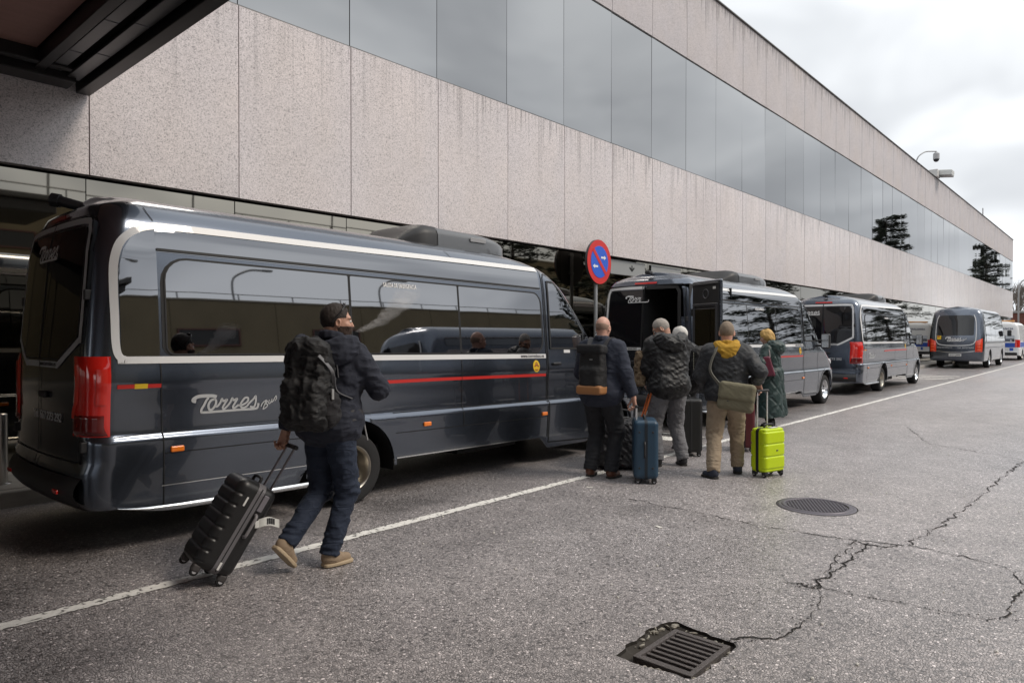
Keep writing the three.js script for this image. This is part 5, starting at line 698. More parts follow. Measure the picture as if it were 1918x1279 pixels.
{
  const { b, q } = pocketPack('city_backpack', 'black roll-top backpack with tan leather base on the balding man', p2.up, packM, { who: p2, h: 0.27, d: 0.215, x: 0.0, H: 0.46, W: 0.29, D: 0.15, r: 0.04, fold: 0.006 });
  mesh('leather_base', netbox(inFrame(q(0, -0.22, -0.02), basis(0, 0.02), boxF([0, 0, 0], [0.152, 0.05, 0.105], 0.03)), vadd(q(0, -0.22, 0), [-0.2, -0.1, -0.2]), vadd(q(0, -0.22, 0), [0.2, 0.1, 0.2]), 0.009), M(0.33, 0.15, 0.055, 0.55), b);
  mesh('top_flap', netbox(inFrame(q(0, 0.22, -0.02), basis(0, 0.1), boxF([0, 0, 0], [0.155, 0.05, 0.09], 0.03)), vadd(q(0, 0.22, 0), [-0.2, -0.1, -0.2]), vadd(q(0, 0.22, 0), [0.2, 0.1, 0.2]), 0.009), cloth(0.013, 0.013, 0.015), b);
  mesh('small_logo', rb(0.035, 0.01, 0.006, 0.002, ...q(-0.02, 0.11, -0.085)), M(0.3, 0.3, 0.3, 0.5), b);
}
{ const { b, q } = pocketPack('rucksack', 'black rucksack with corded strap on the half-hidden white-haired person', p4.up, packM, { who: p4, h: 0.27, d: 0.235, H: 0.5, W: 0.32, D: 0.18 }); for (let k = 0; k < 9; k++) mesh('cord_loop', at(new THREE.TorusGeometry(0.016, 0.004, 5, 10), ...q(0.17, 0.18 - k * 0.035, -0.02), 0, 0.6, 0), M(0.16, 0.16, 0.13, 0.6), b); }
// messenger bag of the man with the mustard hood
{
  const b = thing('messenger_bag', 'olive canvas messenger bag slung behind the man in khaki trousers', 'shoulder bag'); p5.place(b); const c = p5.up(0.0, -0.09, -0.25), B = basis(-0.12, 0.1, 0.13), ol = cloth(0.155, 0.14, 0.09, 0.8, 0.3, 0.0015), q = (x, y, z) => vadd(vadd(vadd(c, B[0], x), B[1], y), B[2], z);
  mesh('bag_body', netbox(inFrame(c, B, (x, y, z) => boxF([0, 0, 0], [0.19, 0.15, 0.055], 0.045)(x, y, z) + folds(x, y, z, 0.006)), vadd(c, [-0.28, -0.26, -0.22]), vadd(c, [0.28, 0.26, 0.22]), 0.01), ol, b);
  mesh('flap', netbox(inFrame(c, B, (x, y, z) => boxF([0, 0.055, -0.03], [0.192, 0.1, 0.045], 0.04)(x, y, z) + folds(x, y, z, 0.004)), vadd(c, [-0.28, -0.2, -0.22]), vadd(c, [0.28, 0.28, 0.22]), 0.01), cloth(0.17, 0.155, 0.1, 0.8, 0.3, 0.0015), b);
  mesh('zip_pull', rb(0.02, 0.012, 0.012, 0.004, ...q(0.08, -0.055, -0.085)), M(0.03, 0.03, 0.03, 0.4), b);
  mesh('shoulder_strap', ribbon3([q(0.18, 0.1, -0.02), p5.up(0.3, 0.19, -0.165), p5.up(0.52, 0.13, -0.135), p5.up(0.605, 0.1, -0.02), p5.up(0.53, 0.06, 0.15), p5.up(0.25, -0.1, 0.19), p5.up(0.05, -0.22, 0.06), q(-0.19, 0.08, 0.0)], 0.042, 0.008), cloth(0.16, 0.155, 0.13, 0.7), b);
}
// tote of the woman
{
  const b = thing('tote_bag', 'burgundy leather tote on the woman’s shoulder', 'handbag'); p6.place(b); const c = p6.up(0.2, 0.31, 0.0), wine = M(0.11, 0.012, 0.03, 0.42);
  mesh('bag_body', netbox(inFrame(c, basis(0.35, 0), (x, y, z) => boxF([0, 0, 0], [0.06 - 0.12 * y * 0.6, 0.17, 0.15 - 0.35 * clamp(y + 0.17, 0, 0.34) * 0.8], 0.03)(x, y, z) * 0.8), vadd(c, [-0.26, -0.24, -0.26]), vadd(c, [0.26, 0.24, 0.26]), 0.011), wine, b);
  mesh('handle', [tube([vadd(c, [0.0, 0.15, 0.05]), p6.up(0.5, 0.26, 0.05), p6.up(0.565, 0.19, 0.0), p6.up(0.5, 0.27, -0.05), vadd(c, [0.0, 0.15, -0.06])], 0.011, 7)], M(0.3, 0.25, 0.25, 0.5), b);
}
{ // scarf over the arm of the man in the puffer jacket
  const b = thing('tan_scarf', 'tan patterned scarf hanging from the arm of the grey-haired man', 'scarf'); p3.place(b); const c = p3.up(0.22, 0.3, 0.14);
  mesh('cloth', netbox((x, y, z) => boxF(c, [0.045, 0.21, 0.06], 0.04)(x, y, z) + folds(x, y, z, 0.03, 1.4), vadd(c, [-0.15, -0.3, -0.18]), vadd(c, [0.15, 0.3, 0.18]), 0.011), cloth(0.2, 0.145, 0.09), b);
}
// hard cases: origin on the ground in the middle; front = +z, handle side = -z
function suitcase(o) {
  const alu = o.rodM || M(0.75, 0.75, 0.76, 0.4, { metalness: 0.6 }), s = thing('suitcase', o.label, 'suitcase', o.pos, o.ry, 'suitcases of the travellers'), { w, h, d } = o, wr = 0.028, y0 = 0.055, r = o.r || 0.045, tr = o.tilt ? new THREE.Group() : null;
  const T = (g) => { if (o.tilt) { g.translate(0, -wr, -(d / 2 - 0.045)); g.rotateX(-o.tilt); g.translate(0, wr, d / 2 - 0.045); } return g; };
  const A = (n, g, m, p = s) => mesh(n, T(Array.isArray(g) ? join(g) : g), m, p);
  const f = boxF([0, y0 + h / 2, 0], [w / 2, h / 2, d / 2], r), rib = o.rib || (() => 0);
  A('shell', nets((x, y, z) => { const q = f(x, y, z); return q > 0.02 ? q - 0.006 : q + rib(x, y - y0, z); }, [-w / 2 - 0.03, y0 - 0.03, -d / 2 - 0.03], [w / 2 + 0.03, y0 + h + 0.03, d / 2 + 0.03], o.c || 0.0075), o.m);
  const zr = (z, wz, out) => { const l = rrect(-w / 2 - out, w / 2 + out, y0 - out, y0 + h + out, r); const sh = new THREE.Shape(L2(l)); sh.holes.push(new THREE.Path(L2(rrect(-w / 2 + 0.004, w / 2 - 0.004, y0 + 0.004, y0 + h - 0.004, r)))); return at(new THREE.ExtrudeGeometry(sh, { depth: wz, bevelEnabled: false }), 0, 0, z - wz / 2); };
  A('zip_band', zr(o.zipZ ?? 0, o.zipW || 0.022, 0.0035), o.zip);
  const hz = (o.front ? 1 : -1) * (d / 2 - 0.035), hw = o.hw || 0.075, top = y0 + h, H = o.ext;
  for (const q of [-1, 1]) A('handle_rod', bar([q * hw, top - 0.03, hz], [q * hw, top + H, hz], o.rodR || 0.0085, 8), alu);
  A('grip', rb(hw * 2 + 0.05, 0.03, 0.035, 0.012, 0, top + H + 0.008, hz), plasticM);
  A('carry_handle', tube([[-0.075, top, 0.01], [-0.06, top + 0.035, 0.01], [0.06, top + 0.035, 0.01], [0.075, top, 0.01]], 0.011, 8), plasticM);
  if (o.side) A('side_handle', tube([[w / 2, y0 + h * 0.38, 0.015], [w / 2 + 0.03, y0 + h * 0.42, 0.015], [w / 2 + 0.03, y0 + h * 0.6, 0.015], [w / 2, y0 + h * 0.64, 0.015]], 0.011, 8), o.sideM || plasticM);
  for (const a of [-1, 1]) for (const b of [-1, 1]) { const x = a * (w / 2 - 0.045), z = b * (d / 2 - 0.045), wl = A('wheel', at(new THREE.TorusGeometry(wr - 0.009, 0.011, 8, 18), x + a * 0.008, wr + 0.002, z, 0, Math.PI / 2, 0), tyreM); A('wheel_hub', at(new THREE.CylinderGeometry(0.014, 0.014, 0.028, 10), x + a * 0.008, wr + 0.002, z, 0, 0, Math.PI / 2), M(0.4, 0.4, 0.42, 0.4), wl); A('wheel_housing', rb(0.055, 0.05, 0.055, 0.015, x, y0 - 0.004, z), o.houseM || plasticM, wl); }
  if (o.more) o.more(A, { w, h, d, y0, top });
  return s;
}
const bars = (n, depth, h) => (x, y, z) => { const t = (y / h * n) % 1; return depth * sstep(0.1, 0.0, Math.min(t, 1 - t)); };
suitcase({ label: 'black ribbed suitcase tilted on its wheels, pulled by the walking man', pos: [1.955, 0, -4.43], ry: Math.PI / 2 - 0.2, w: 0.36, h: 0.6, d: 0.27, r: 0.06, tilt: -0.56, front: true, m: M(0.011, 0.011, 0.012, 0.42), zip: M(0.13, 0.125, 0.135, 0.5), zipW: 0.05, zipZ: 0.015, ext: 0.3, rodM: M(0.25, 0.24, 0.27, 0.3, { metalness: 1 }), rib: (x, y, z) => z < -0.08 ? 0.011 * sstep(0.16, 0.0, Math.abs(((y * 13) % 1) - 0.5)) * (y > 0.04 && y < 0.57 ? 1 : 0) : 0, houseM: M(0.05, 0.045, 0.045, 0.6),
  more: (A, { w, h, d, y0 }) => { const x = -w / 2; A('lock_plate', rb(0.014, 0.11, 0.035, 0.006, x - 0.006, y0 + h * 0.83, 0.062), M(0.17, 0.16, 0.18, 0.4)); A('side_handle', tube([[x, y0 + h * 0.7, 0.06], [x - 0.03, y0 + h * 0.67, 0.06], [x - 0.03, y0 + h * 0.48, 0.06], [x, y0 + h * 0.45, 0.06]], 0.011, 8), M(0.2, 0.19, 0.2, 0.4)); A('zip_seam', [bx(0.003, h * 0.93, 0.006, x - 0.0045, y0 + h / 2, 0.015)], seamM); A('white_tab', [rb(0.006, 0.06, 0.012, 0.002, x - 0.003, y0 + h * 0.78, -0.045)], whitePlate); A('corner_tab', [rb(0.006, 0.05, 0.014, 0.002, x - 0.007, y0 + 0.06, 0.02)], whitePlate); } });
{ // airline tag on the pulled case
  const t = thing('luggage_tag', 'white airline baggage tag looped on the pulled black suitcase', 'tag', [2.225, 0.36, -4.212], -0.1);
  mesh('paper_loop', grid(14, 2, (a, b) => [a * 0.16, 0.018 * Math.sin(a * 4.2) - 0.1 * a * 0.12 + (b - 0.5) * 0.055, 0.012 + 0.02 * Math.sin(a * 5)]), M(0.66, 0.67, 0.64, 0.6), t); for (let k = 0; k < 11; k++) mesh('bar_code', bx(k % 3 ? 0.0022 : 0.005, 0.04, 0.0012, 0.062 + k * 0.0062, 0.018 * Math.sin((0.062 + k * 0.0062) / 0.16 * 4.2) - 0.005, 0.0145 + 0.02 * Math.sin((0.062 + k * 0.0062) / 0.16 * 5)), inkM, t); mesh('tag_knot', rb(0.03, 0.05, 0.02, 0.006, 0, 0, 0.01), M(0.6, 0.6, 0.58, 0.6), t);
}
suitcase({ label: 'tall blue suitcase standing beside the balding man', pos: [6.58, 0, -3.95], ry: 3.75, w: 0.42, h: 0.62, d: 0.26, m: M(0.018, 0.05, 0.088, 0.4), zip: M(0.01, 0.016, 0.024, 0.6), zipW: 0.03, ext: 0.13, front: true, side: true, rib: bars(1, 0.0, 1), more: (A, { w, h, d, y0 }) => { for (const z of [-0.07, 0.07]) for (const y of [0.12, 0.5]) A('stud', rb(0.012, 0.02, 0.02, 0.005, w / 2, y0 + y, z), plasticM); for (const z of [-0.07, 0.07]) for (const y of [0.12, 0.5]) A('stud', rb(0.012, 0.02, 0.02, 0.005, -w / 2, y0 + y, z), plasticM); } });
suitcase({ label: 'lime green cabin suitcase with telescopic handle up', pos: [7.74, 0, -3.06], ry: -0.28, w: 0.36, h: 0.49, d: 0.22, r: 0.05, m: M(0.52, 0.68, 0.0, 0.38), zip: M(0.012, 0.012, 0.012, 0.6), zipW: 0.036, ext: 0.4, hw: 0.085, rib: (x, y, z) => Math.abs(z) > 0.06 ? 0.012 * sstep(0.1, 0.0, Math.abs(((y * 7.2 + 0.2) % 1) - 0.5)) : 0, more: (A, { w, h, d, y0, top }) => { A('name_plate', rb(0.03, 0.016, 0.006, 0.003, 0.02, y0 + h * 0.5, d / 2 + 0.001), M(0.06, 0.06, 0.06, 0.4)); A('paper_tag', [rb(0.13, 0.006, 0.05, 0.002, 0.02, top + 0.004, 0.05)], whitePlate); } });
suitcase({ label: 'dark red suitcase standing behind the lime green one', pos: [9.3, 0, -4.02], ry: 0.5, w: 0.44, h: 0.62, d: 0.27, m: M(0.085, 0.008, 0.012, 0.5), zip: M(0.02, 0.005, 0.006, 0.6), ext: 0.12, c: 0.011 });
suitcase({ label: 'big black suitcase standing beside the legs in grey jeans', pos: [8.45, 0, -4.42], ry: 0.7, w: 0.46, h: 0.7, d: 0.3, m: M(0.009, 0.009, 0.01, 0.5), zip: M(0.02, 0.02, 0.022, 0.6), ext: 0.1, c: 0.011 });
suitcase({ label: 'black suitcase with an orange telescopic handle, behind the blue suitcase', pos: [7.19, 0, -4.63], ry: 0.73, w: 0.36, h: 0.48, d: 0.22, m: M(0.012, 0.012, 0.013, 0.6), zip: M(0.03, 0.03, 0.03, 0.6), ext: 0.42, hw: 0.06, tilt: -0.3, front: true, rodR: 0.012, rodM: M(0.6, 0.14, 0.03, 0.4), c: 0.011 });
{ // soft bag on the ground behind the balding man
  const b = thing('duffel_bag', 'dark grey soft travel bag on the ground behind the balding man’s legs', 'travel bag', [7.02, 0, -4.55], 2.2), dm = cloth(0.022, 0.022, 0.026, 0.6);
  mesh('bag_body', netbox((x, y, z) => boxF([0, 0.3, 0], [0.3, 0.29, 0.17], 0.12)(x, y, z) + folds(x, y, z, 0.03), [-0.4, -0.03, -0.3], [0.4, 0.7, 0.3], 0.012), dm, b);
  mesh('bag_handle', [tube([[-0.12, 0.55, 0.06], [-0.1, 0.68, 0.03], [0.1, 0.68, 0.03], [0.12, 0.55, 0.06]], 0.013, 7)], strapM, b); mesh('bag_zip', [tube([[-0.26, 0.53, 0], [-0.1, 0.6, 0], [0.1, 0.6, 0], [0.26, 0.53, 0]], 0.009, 6)], M(0.1, 0.1, 0.1, 0.5), b);
}
// ------------------------------------------------------------------ coach, ambulance, sign and what stands around
{
  const v = thing('coach', 'small dark coach farther along the kerb, with curved rear and orange tail lights', 'coach', [39.8, 0, -6.47]);
  const B = new Body({ width: [[0.2, 1.1], [0.5, 1.15], [1.2, 1.17], [1.6, 1.16], [2.4, 1.08], [2.7, 1.02], [2.85, 0.94], [2.93, 0.8], [2.97, 0.66]], front: [[0.2, 7.9], [0.9, 7.95], [1.4, 7.8], [2.6, 7.2], [2.97, 6.7]], rear: [[0.2, 0.16], [0.45, 0.02], [0.9, 0], [1.5, 0.06], [2.4, 0.26], [2.75, 0.36], [2.9, 0.46], [2.97, 0.62]], cornerA: [[0.2, 0.6], [3, 0.5]], cornerB: [[0.2, 0.4], [3, 0.5]], rows: [0.2, 0.3, 0.4, 0.5, 0.65, 0.8, 0.9, 1.05, 1.2, 1.4, 1.6, 1.8, 2.0, 2.2, 2.4, 2.55, 2.7, 2.78, 2.85, 2.9, 2.93, 2.955, 2.97], axles: [2.1, 6.3], arch: 0.52, axleY: 0.42, crown: 0.07, rc: 0.3, bulge: 0.1, low: () => 0.36 });
  const P = (n, g, m, p = v) => mesh(n, g, m, p);
  P('body', B.shell(), paintDark); P('chassis', [bx(7, 0.2, 1.8, 4, 0.5, 0), bx(0.3, 0.25, 0.5, 0.7, 0.3, 0.2)], rubber);
  for (const xw of B.axles) for (const s of [1, -1]) { P('wheel_well', grid(14, 1, (a, b) => [xw + 0.52 * Math.cos(Math.PI * a), 0.42 + 0.52 * Math.sin(Math.PI * a), s * lerp(1.12, 0.5, b)]), rubber); wheelParts(v, xw, s * 1.0, s, 0.39, xw < 4, chrome); }
  for (const s of [1, -1]) {
    P('side_window', fill(rrect(0.75, 6.6, 1.32, 2.35, 0.12), B.side(s, 0.01), 0.3, 0.1), tint); P('roof_window', fill(rrect(0.8, 6.4, 2.45, 2.66, 0.05), B.side(s, 0.01), 0.3, 0.05), tint);
    for (const x of [2.3, 3.8, 5.3]) P('window_divider', ribbon([[x, 1.32], [x, 2.35]], 0.02, B.side(s, 0.014), 0.1, false), seamM);
    P('panel_seam', ribbon([[0.5, 1.02], [7.2, 1.02]], 0.012, B.side(s, 0.006), 0.2, false), seamM); P('sill_stripe', ribbon([[0.4, 1.2], [7.0, 1.2]], 0.03, B.side(s, 0.006), 0.2, false), silverVinyl);
    const tl = P('tail_light', grid(8, 10, (a, b) => B.corner(s, 0.012 + 0.03 * Math.sin(a * 3.14) * Math.sin(b * 3.14))(lerp(0.22, 0.52, a) + 0.1 * (1 - b) * 0, lerp(0.82, 1.48, b) - 0.25 * b * a * 0.6)), M(0.75, 0.05, 0.015, 0.12, { clearcoat: 1 }));
    for (const y of [0.92, 1.06, 1.2]) P('lamp_ring', grid(6, 4, (a, b) => B.corner(s, 0.048)(lerp(0.3, 0.44, a), y + (b - 0.5) * 0.07)), M(0.9, 0.12, 0.04, 0.15, { clearcoat: 1 }), tl);
    P('mirror', [rb(0.14, 0.34, 0.2, 0.05, 7.5, 1.75, s * 1.35)], plasticM);
  }
  P('rear_window', fill(rrect(-0.76, 0.76, 1.62, 2.6, [0.06, 0.06, 0.2, 0.2]), B.back(0.02), 0.1, 0.08), tintRear);
  P('rear_outline', ribbon([[-0.72, 2.62], [-0.8, 2.4], [-0.84, 2.0], [-0.84, 1.5], [-0.8, 1.3], [-0.68, 1.18], [-0.4, 1.13], [0, 1.12], [0.4, 1.13], [0.68, 1.18], [0.8, 1.3], [0.84, 1.5], [0.84, 2.0], [0.8, 2.4], [0.72, 2.62]], 0.035, B.back(0.02), 0.05), vinyl);
  P('rear_ledge', ribbon([[-0.8, 0.86], [-0.4, 0.8], [0, 0.785], [0.4, 0.8], [0.8, 0.86]], 0.03, B.back(0.03), 0.05), chrome);
  P('rear_logo', LOGO.concat(LOGO_BUS).map(([w, pts]) => ribbon(pts, w * 1.1, (a, b) => B.back(0.03)(-0.42 + a * 0.66, 1.4 + b * 0.75), 0.03)), vinyl);
  P('rear_phone_number', mapText('Tel. 667273292', 0.07, B.back(0.02), 0.1, 0.98, 1), silverVinyl); P('rear_web_address', mapText('www.torresbus.es', 0.055, B.back(0.02), -0.78, 1.0, 1), silverVinyl);
  const st = P('yellow_sticker', fill(rrect(-0.78, -0.6, 1.42, 1.6, 0.01), B.back(0.035), 0.1), yellowVinyl); P('sticker_mark', fill(rrect(-0.76, -0.66, 1.53, 1.58, 0.005), B.back(0.04), 0.1), redVinyl, st);
  const np = P('number_plate', rb(0.02, 0.12, 0.52, 0.006, -0.1, 0.66, 0), whitePlate); P('plate_characters', at(textGeo('6731 JWN', 0.07, 0.003), 0, 0, 0, 0, -Math.PI / 2, 0).translate(-0.112, 0.625, -0.22), inkM, np);
  P('windscreen', grid(8, 6, (a, b) => { const y = lerp(1.3, 2.7, b); return [B.f(y) + 0.06, y, lerp(-0.75, 0.75, a)]; }), tint);
  P('exhaust', [bar([0.15, 0.3, -0.1], [0.5, 0.3, -0.1], 0.05)], steel);
}
{
  const v = thing('ambulance', 'white ambulance with blue lower bands, half hidden behind the coach', 'ambulance', [55.6, 0, -6.45]); v.scale.set(1, 0.95, 1); const wM = M(0.72, 0.73, 0.74, 0.35, { clearcoat: 0.7 }), blue = M(0.02, 0.08, 0.42, 0.4);
  const B = new Body({ ...SPR, low: SPR.low, front: SPR.front.map(([y, x]) => [y, x - 1.3]), axles: [1.6, 5.2] }), P = (n, g, m, p = v) => mesh(n, g, m, p);
  P('body', B.shell(), wM); P('chassis', bx(5.4, 0.16, 1.5, 3, 0.42, 0), rubber);
  for (const xw of B.axles) for (const s of [1, -1]) { P('wheel_well', grid(14, 1, (a, b) => [xw + 0.475 * Math.cos(Math.PI * a), 0.345 + 0.475 * Math.sin(Math.PI * a), s * lerp(0.95, 0.45, b)]), rubber); wheelParts(v, xw, s * 0.83, s, 0.335, false, steel); }
  for (const s of [1, -1]) { P('blue_band', fill(rrect(0.2, 4.9, 0.9, 1.25, 0.02), B.side(s, 0.004), 0.3, 0.04), blue); P('side_window', fill(rrect(3.9, 4.6, 1.5, 2.1, 0.06), B.side(s, 0.008), 0.2, 0.08), tint); P('tail_light', grid(8, 6, (a, b) => B.corner(s, 0.016)(lerp(0.0, 0.34, a), lerp(0.9, 1.42, b))), lampRed); P('door_mirror', rb(0.12, 0.3, 0.22, 0.05, 4.75, 1.55, s * 1.12), plasticM); }
  P('rear_window', fill(rrect(-0.7, 0.7, 1.3, 1.72, 0.05), B.back(0.01), 0.1, 0.08), tint); P('blue_panel', fill(rrect(-0.78, 0.78, 0.9, 1.2, 0.01), B.back(0.008), 0.1, 0.08), blue);
  for (let k = 0; k < 6; k++) P('reflective_square', fill(rrect(-0.66 + k * 0.22, -0.46 + k * 0.22, 0.66, 0.86, 0.005), B.back(0.012), 0.1), k % 2 ? blue : whitePlate);
  P('rear_lettering', mapText('AMBULANCIA', 0.13, B.back(0.01), -0.56, 2.12, 1), M(0.03, 0.05, 0.12, 0.5)); P('roof_light', rb(0.2, 0.1, 1.3, 0.03, 0.5, 2.72, 0), M(0.75, 0.35, 0.1, 0.3)); P('rear_bumper', rb(0.14, 0.2, 1.7, 0.05, -0.02, 0.45, 0), plasticM);
}
// no-parking sign
{
  const s = thing('no_parking_sign', 'round red and blue no-parking sign on a grey post by the glass', 'road sign', [12.3, 0.14, -8.6], 0.04);
  const red = M(0.62, 0.022, 0.02, 0.4), blu = M(0.02, 0.11, 0.62, 0.4), wh = M(0.8, 0.8, 0.8, 0.5), zinc = M(0.4, 0.41, 0.42, 0.45, { metalness: 0.6 }), y = 3.02, R = 0.475, disc = (r, d, z) => at(new THREE.CylinderGeometry(r, r, d, 64), 0, y, z, Math.PI / 2).translate(0, 0, 0);
  const D = (r, d, z) => { const g = new THREE.CylinderGeometry(r, r, d, 64); g.rotateX(Math.PI / 2); g.translate(0, y, z); return g; };
  mesh('post', [cyl(0.04, 0.04, y - 0.2, 0, 0, 0, 16)], zinc, s); mesh('back_plate', [D(R, 0.05, 0.065)], M(0.06, 0.06, 0.065, 0.5), s); mesh('bracket', [rb(0.12, 0.05, 0.09, 0.01, 0, y + 0.2, 0.02), rb(0.12, 0.05, 0.09, 0.01, 0, y - 0.2, 0.02), cyl(0.04, 0.04, 0.45, 0, y - 0.2, 0, 16)], zinc, s);
  mesh('red_ring', D(R - 0.005, 0.006, 0.094), red, s); mesh('blue_field', D(R * 0.715, 0.006, 0.1), blu, s);
  mesh('red_slash', at(new THREE.BoxGeometry(R * 1.46, 0.085, 0.004), 0, 0, 0, 0, 0, -Math.PI / 4).translate(0, y, 0.106), red, s);
  const arrow = (x, yy, d) => { const g = new THREE.ShapeGeometry(new THREE.Shape(L2([[-0.1, -0.02], [0.02, -0.02], [0.02, -0.05], [0.1, 0], [0.02, 0.05], [0.02, 0.02], [-0.1, 0.02]].map(([a, b]) => [a * d, b])))); g.translate(x, yy, 0.1055); return g; };
  mesh('white_arrow', arrow(0.15, y + 0.1, 1), wh, s); mesh('white_arrow', arrow(-0.17, y - 0.1, -1), wh, s);
}
// elevated roadway across the street, seen in the glass
{
  const v = thing('elevated_roadway', 'ochre rendered viaduct wall with railing across the street', 'viaduct', [0, 0, 26]);
  const och = tex(512, 256, (i, j) => { const t = 0.45 + 0.08 * (tfbm(i / 512, j / 256, 6, 3, 4) - 0.5) + 0.03 * (h3(i, j, 8) - 0.5); return [t * 1.04, t * 0.94, t * 0.74]; });
  const om = M(1, 1, 1, 0.85, { map: och }), dk = M(0.03, 0.03, 0.03, 0.5), ml = M(0.2, 0.2, 0.2, 0.5, { metalness: 0.6 });
  for (let k = 0; k < 19; k++) mesh('wall_panel', bx(5.97, 9.3, 0.6, -30 + k * 6, 4.2, 0.0), om, v);
  mesh('deck', bx(114.2, 0.8, 8, 24, 7.8, 4.2), M(0.3, 0.28, 0.24, 0.9), v);
  mesh('parapet_cap', rb(114.4, 0.14, 0.8, 0.03, 24, 8.9, 0), M(0.33, 0.3, 0.25, 0.8), v);
  for (let k = 0; k < 34; k++) mesh('rail_post', bar([-32 + k * 3.4, 8.9, 0], [-32 + k * 3.4, 9.6, 0], 0.04, 6), ml, v); mesh('hand_rail', bar([-33, 9.6, 0], [81, 9.6, 0], 0.04, 8), ml, v);
  for (const x of [9, 17, 25, 34]) { const w = mesh('window', bx(3.2, 0.8, 0.1, x, 6.6, -0.31), dk, v); mesh('window_frame', [bx(3.4, 0.08, 0.14, x, 7.04, -0.33), bx(3.4, 0.08, 0.14, x, 6.16, -0.33), bx(0.08, 0.96, 0.138, x - 1.66, 6.6, -0.33), bx(0.08, 0.96, 0.138, x + 1.66, 6.6, -0.33)], M(0.12, 0.05, 0.04, 0.6), w); }
  [12, 20, 31].forEach((x, i) => { const l = thing('street_lamp', ['lamp on the viaduct opposite the nearest minibus', 'lamp on the middle of the viaduct', 'lamp near the far end of the viaduct'][i], 'street lamp', [x, 8.2, 28.5], 0, 'lamps on the viaduct'); mesh('pole', tube([[0, 0, 0], [0, 2.6, 0], [0.2, 3.4, 0], [1.2, 3.9, 0], [2.2, 3.95, 0]], 0.07, 8), ml, l); mesh('lamp_head', rb(0.7, 0.12, 0.26, 0.05, 2.4, 3.95, 0), ml, l); });
  const c = scene.getObjectByName('coach').clone(); c.name = numbered('coach'); c.position.set(10.5, 0, 2.4); c.userData.label = 'dark coach on the near side of the street, mirrored in the nearest minibus windows'; scene.add(c);
}
{
  const c = thing('bus_shelter', 'dark flat shelter roof on posts across the street', 'shelter', [2, 0, 14]), dm = M(0.035, 0.033, 0.032, 0.5); mesh('roof', [rb(18, 0.45, 4, 0.06, -3, 6.3, 0)], dm, c); mesh('roof_lip', rb(18.4, 0.2, 4.4, 0.04, -3, 6.62, 0), M(0.08, 0.078, 0.075, 0.5), c); for (const x of [-9, -3, 4]) mesh('post', cyl(0.12, 0.12, 6.6, x, -0.45, 0.5, 12), dm, c);
}
// trees: layered cedars across the street, bare trees beyond the terminal
const barkM = M(0.07, 0.055, 0.045, 0.95), needleM = [M(0.05, 0.07, 0.045, 0.9, { transmission: 0.3 }), M(0.085, 0.11, 0.065, 0.9, { transmission: 0.3 })];
function cedar(H, seed) {
  const R = rng(seed), g = new THREE.Group(), limbs = [bar([0, -0.5, 0], [0, H * 0.97, 0], 0.3, 9, 0.03)], tr = [[], []];
  for (let k = 0; k < 50; k++) {
    const y = H * (0.16 + 0.82 * k / 50), L = (H * 0.31) * (1 - 0.75 * (k / 50)) * (0.6 + 0.6 * R()), a = k * 2.4 + R(), e = [Math.cos(a) * L, y + L * 0.08 * (R() - 0.2), Math.sin(a) * L]; limbs.push(bar([0, y - 0.2, 0], e, 0.06, 5, 0.015));
    for (let n = 0; n < 220; n++) { const t = 0.25 + 0.8 * R(), w = 0.24 * L * (1.2 - 0.5 * t), cx = e[0] * t + (R() - 0.5) * 2 * w, cz = e[2] * t + (R() - 0.5) * 2 * w, cy = lerp(y, e[1], t) + (R() - 0.55) * 0.9 * R() - 0.1 * t, s = 0.13 + 0.2 * R(), q = R() * 6.28, T = tr[R() < 0.6 ? 0 : 1]; T.push(cx + s * Math.cos(q), cy + s * 0.35 * (R() - 0.3), cz + s * Math.sin(q), cx - s * Math.sin(q), cy + s * 0.35 * (R() - 0.3), cz + s * Math.cos(q), cx - s * Math.cos(q + 0.7), cy - s * 0.3 * R(), cz - s * Math.sin(q + 0.7)); }
  }
  mesh('trunk', limbs, barkM, g); const c = mesh('crown', fromTris(tr[0]), needleM[0], g); mesh('crown_tips', fromTris(tr[1]), needleM[1], c); return g;
}
function bare(H, seed) {
  const R = rng(seed), g = new THREE.Group(), l = []; const grow = (p, d, len, r, n) => { const e = vadd(p, d, len); l.push(bar(p, e, r, 5, r * 0.7)); if (n > 0) for (let k = 0; k < 3; k++) { const q = vnorm([d[0] + (R() - 0.5) * 1.3, d[1] + 0.15 + (R() - 0.5) * 0.6, d[2] + (R() - 0.5) * 1.3]); grow(vadd(p, d, len * (0.6 + 0.4 * R())), q, len * 0.72, r * 0.62, n - 1); } };
  grow([0, -0.5, 0], [0, 1, 0], H * 0.32, H * 0.016, 5); mesh('trunk', l.slice(0, 13), barkM, g); const tw = mesh('crown', l.slice(13), M(0.12, 0.1, 0.085, 0.9), g); return g;
}
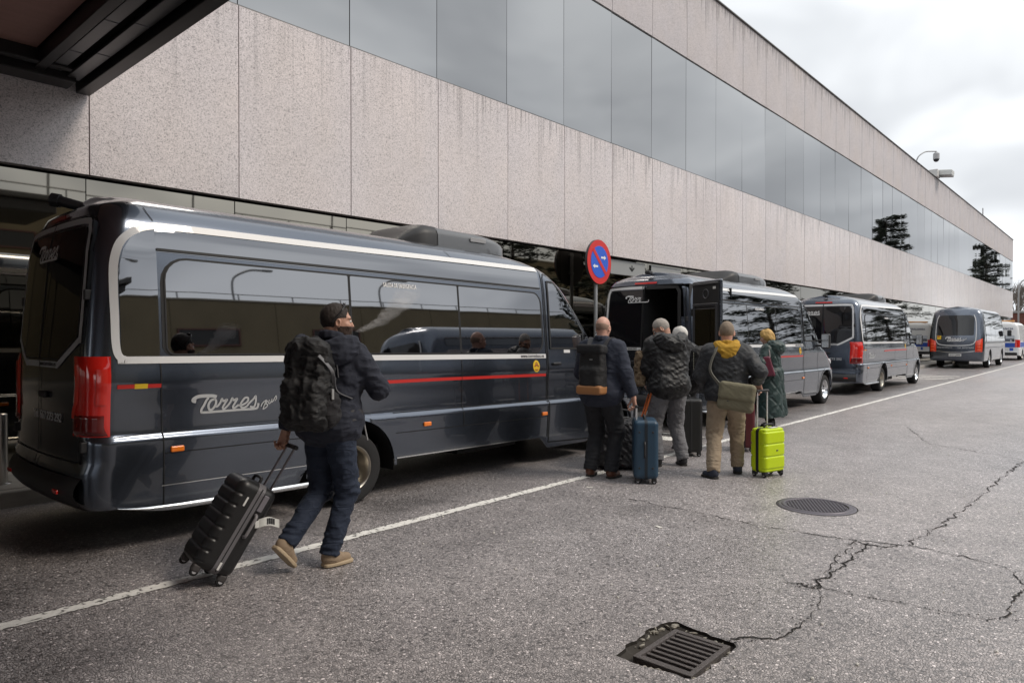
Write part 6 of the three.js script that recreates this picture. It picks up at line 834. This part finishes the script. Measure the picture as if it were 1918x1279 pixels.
{
  const protos = [cedar(15, 3), cedar(13, 9)];
  [[100, 6, 1.2, 'tall layered cedar, third along the opposite side of the street'], [140, 0.5, 1.4, 'tall layered cedar farthest along the opposite side'], [62, 13, 1.1, 'layered cedar just past the end of the viaduct'], [78, 12, 0.8, 'smaller layered cedar second past the viaduct'], [150, 3, 1.1, 'layered cedar behind the farthest one'], [50, 14, 0.9, 'layered cedar at the end of the viaduct'], [33, 11.5, 0.75, 'short cedar in front of the viaduct, nearest to the camera'], [41, 12.5, 0.85, 'cedar in front of the far part of the viaduct'], [70, 10, 0.95, 'cedar between the first and second ones past the viaduct'], [88, 9, 0.95, 'cedar before the third tall one']].forEach(([x, z, s, label], i) => { const t = i < 2 ? protos[i] : protos[i % 2].clone(); t.name = numbered('cedar_tree'); scene.add(t); t.position.set(x, -0.44, z); t.scale.setScalar(s); t.rotation.y = i * 1.3; tag(t, label, 'tree', 'cedars across the street'); });
  const bp = bare(11, 5); [[116, -12.2, 1, 'bare tree just beyond the end of the terminal'], [126, -12.6, 1.15, 'taller bare tree behind the brick building'], [134, -14.5, 1.2, 'farthest bare tree beyond the terminal'], [96, -17, 1.2, 'bare tree whose top shows over the terminal roof']].forEach(([x, z, s, label], i) => { const t = i ? bp.clone() : bp; t.name = numbered('bare_tree'); scene.add(t); t.position.set(x, -0.44, z); t.scale.setScalar(s); t.rotation.y = i * 2; tag(t, label, 'tree', 'bare trees beyond the terminal'); });
  const b = thing('brick_building', 'low red brick building beyond the end of the terminal', 'building', [104, -0.45, -14]), br = tex(256, 256, (i, j) => { const t = 0.36 + 0.06 * (h3(i >> 3, j >> 2, 3) - 0.5) + 0.04 * (tfbm(i / 256, j / 256, 8, 2, 3) - 0.5); return [t * 1.15, t * 0.72, t * 0.62]; });
  mesh('wall', bx(10, 4.8, 9.4, 0, 2.4, 0), M(1, 1, 1, 0.9, { map: br }), b); mesh('roof_edge', rb(10.3, 0.25, 9.7, 0.03, 0, 4.85, 0), M(0.3, 0.29, 0.28, 0.8), b); for (const z of [3.3, 1.2, -1]) mesh('window', bx(0.1, 0.9, 1.5, -5.0, 3.2, z), tint, b);
  const lp = thing('lamp_post', 'thin grey lamp post beyond the end of the terminal', 'street lamp', [94, -0.45, -9.35]); mesh('pole', tube([[0, 0, 0], [0, 7, 0], [0.3, 8.2, 0.4], [0.8, 8.5, 1.4]], 0.08, 8), M(0.3, 0.3, 0.3, 0.5), lp); mesh('lamp_head', rb(0.3, 0.12, 0.7, 0.05, 0.85, 8.5, 1.6), M(0.3, 0.3, 0.3, 0.5), lp);
}
// breath of smoke drifting from the walking man's mouth
{
  const m = vadd(vadd(p1.hc, p1.HB[2], 0.12), p1.HB[1], -0.06), a = thing('smoke_wisp', 'thin wisp of exhaled smoke in front of the walking man’s face', 'smoke'); p1.place(a);
  const sm = new THREE.MeshStandardMaterial({ color: rgb(0.85, 0.85, 0.85), roughness: 1, transparent: true, opacity: 0.035, side: THREE.DoubleSide, depthWrite: false });
  const R = rng(12); for (let k = 0; k < 34; k++) { const t = Math.pow(k / 33, 0.9), g = new THREE.IcosahedronGeometry(0.012 + 0.05 * t, 4), p = g.attributes.position, c = vadd(m, [-0.16 * t + (R() - 0.5) * 0.035 * t, 0.2 * t * t + 0.08 * t + (R() - 0.5) * 0.04 * t, 0.03 + 0.36 * t]); for (let i = 0; i < p.count; i++) { const x = p.getX(i), y = p.getY(i), z = p.getZ(i), n = 0.35 + 1.2 * fbm(x * 26 + k * 7, y * 26, z * 26, 3); p.setXYZ(i, x * n * 1.25 + c[0], y * n * 0.8 + c[1], z * n * 1.7 + c[2]); } g.computeVertexNormals(); mesh('puff', g, sm, a); }
}
scene.traverse((o) => { if (o.isMesh) { o.castShadow = true; o.receiveShadow = true; } });
renderer.render(scene, camera);
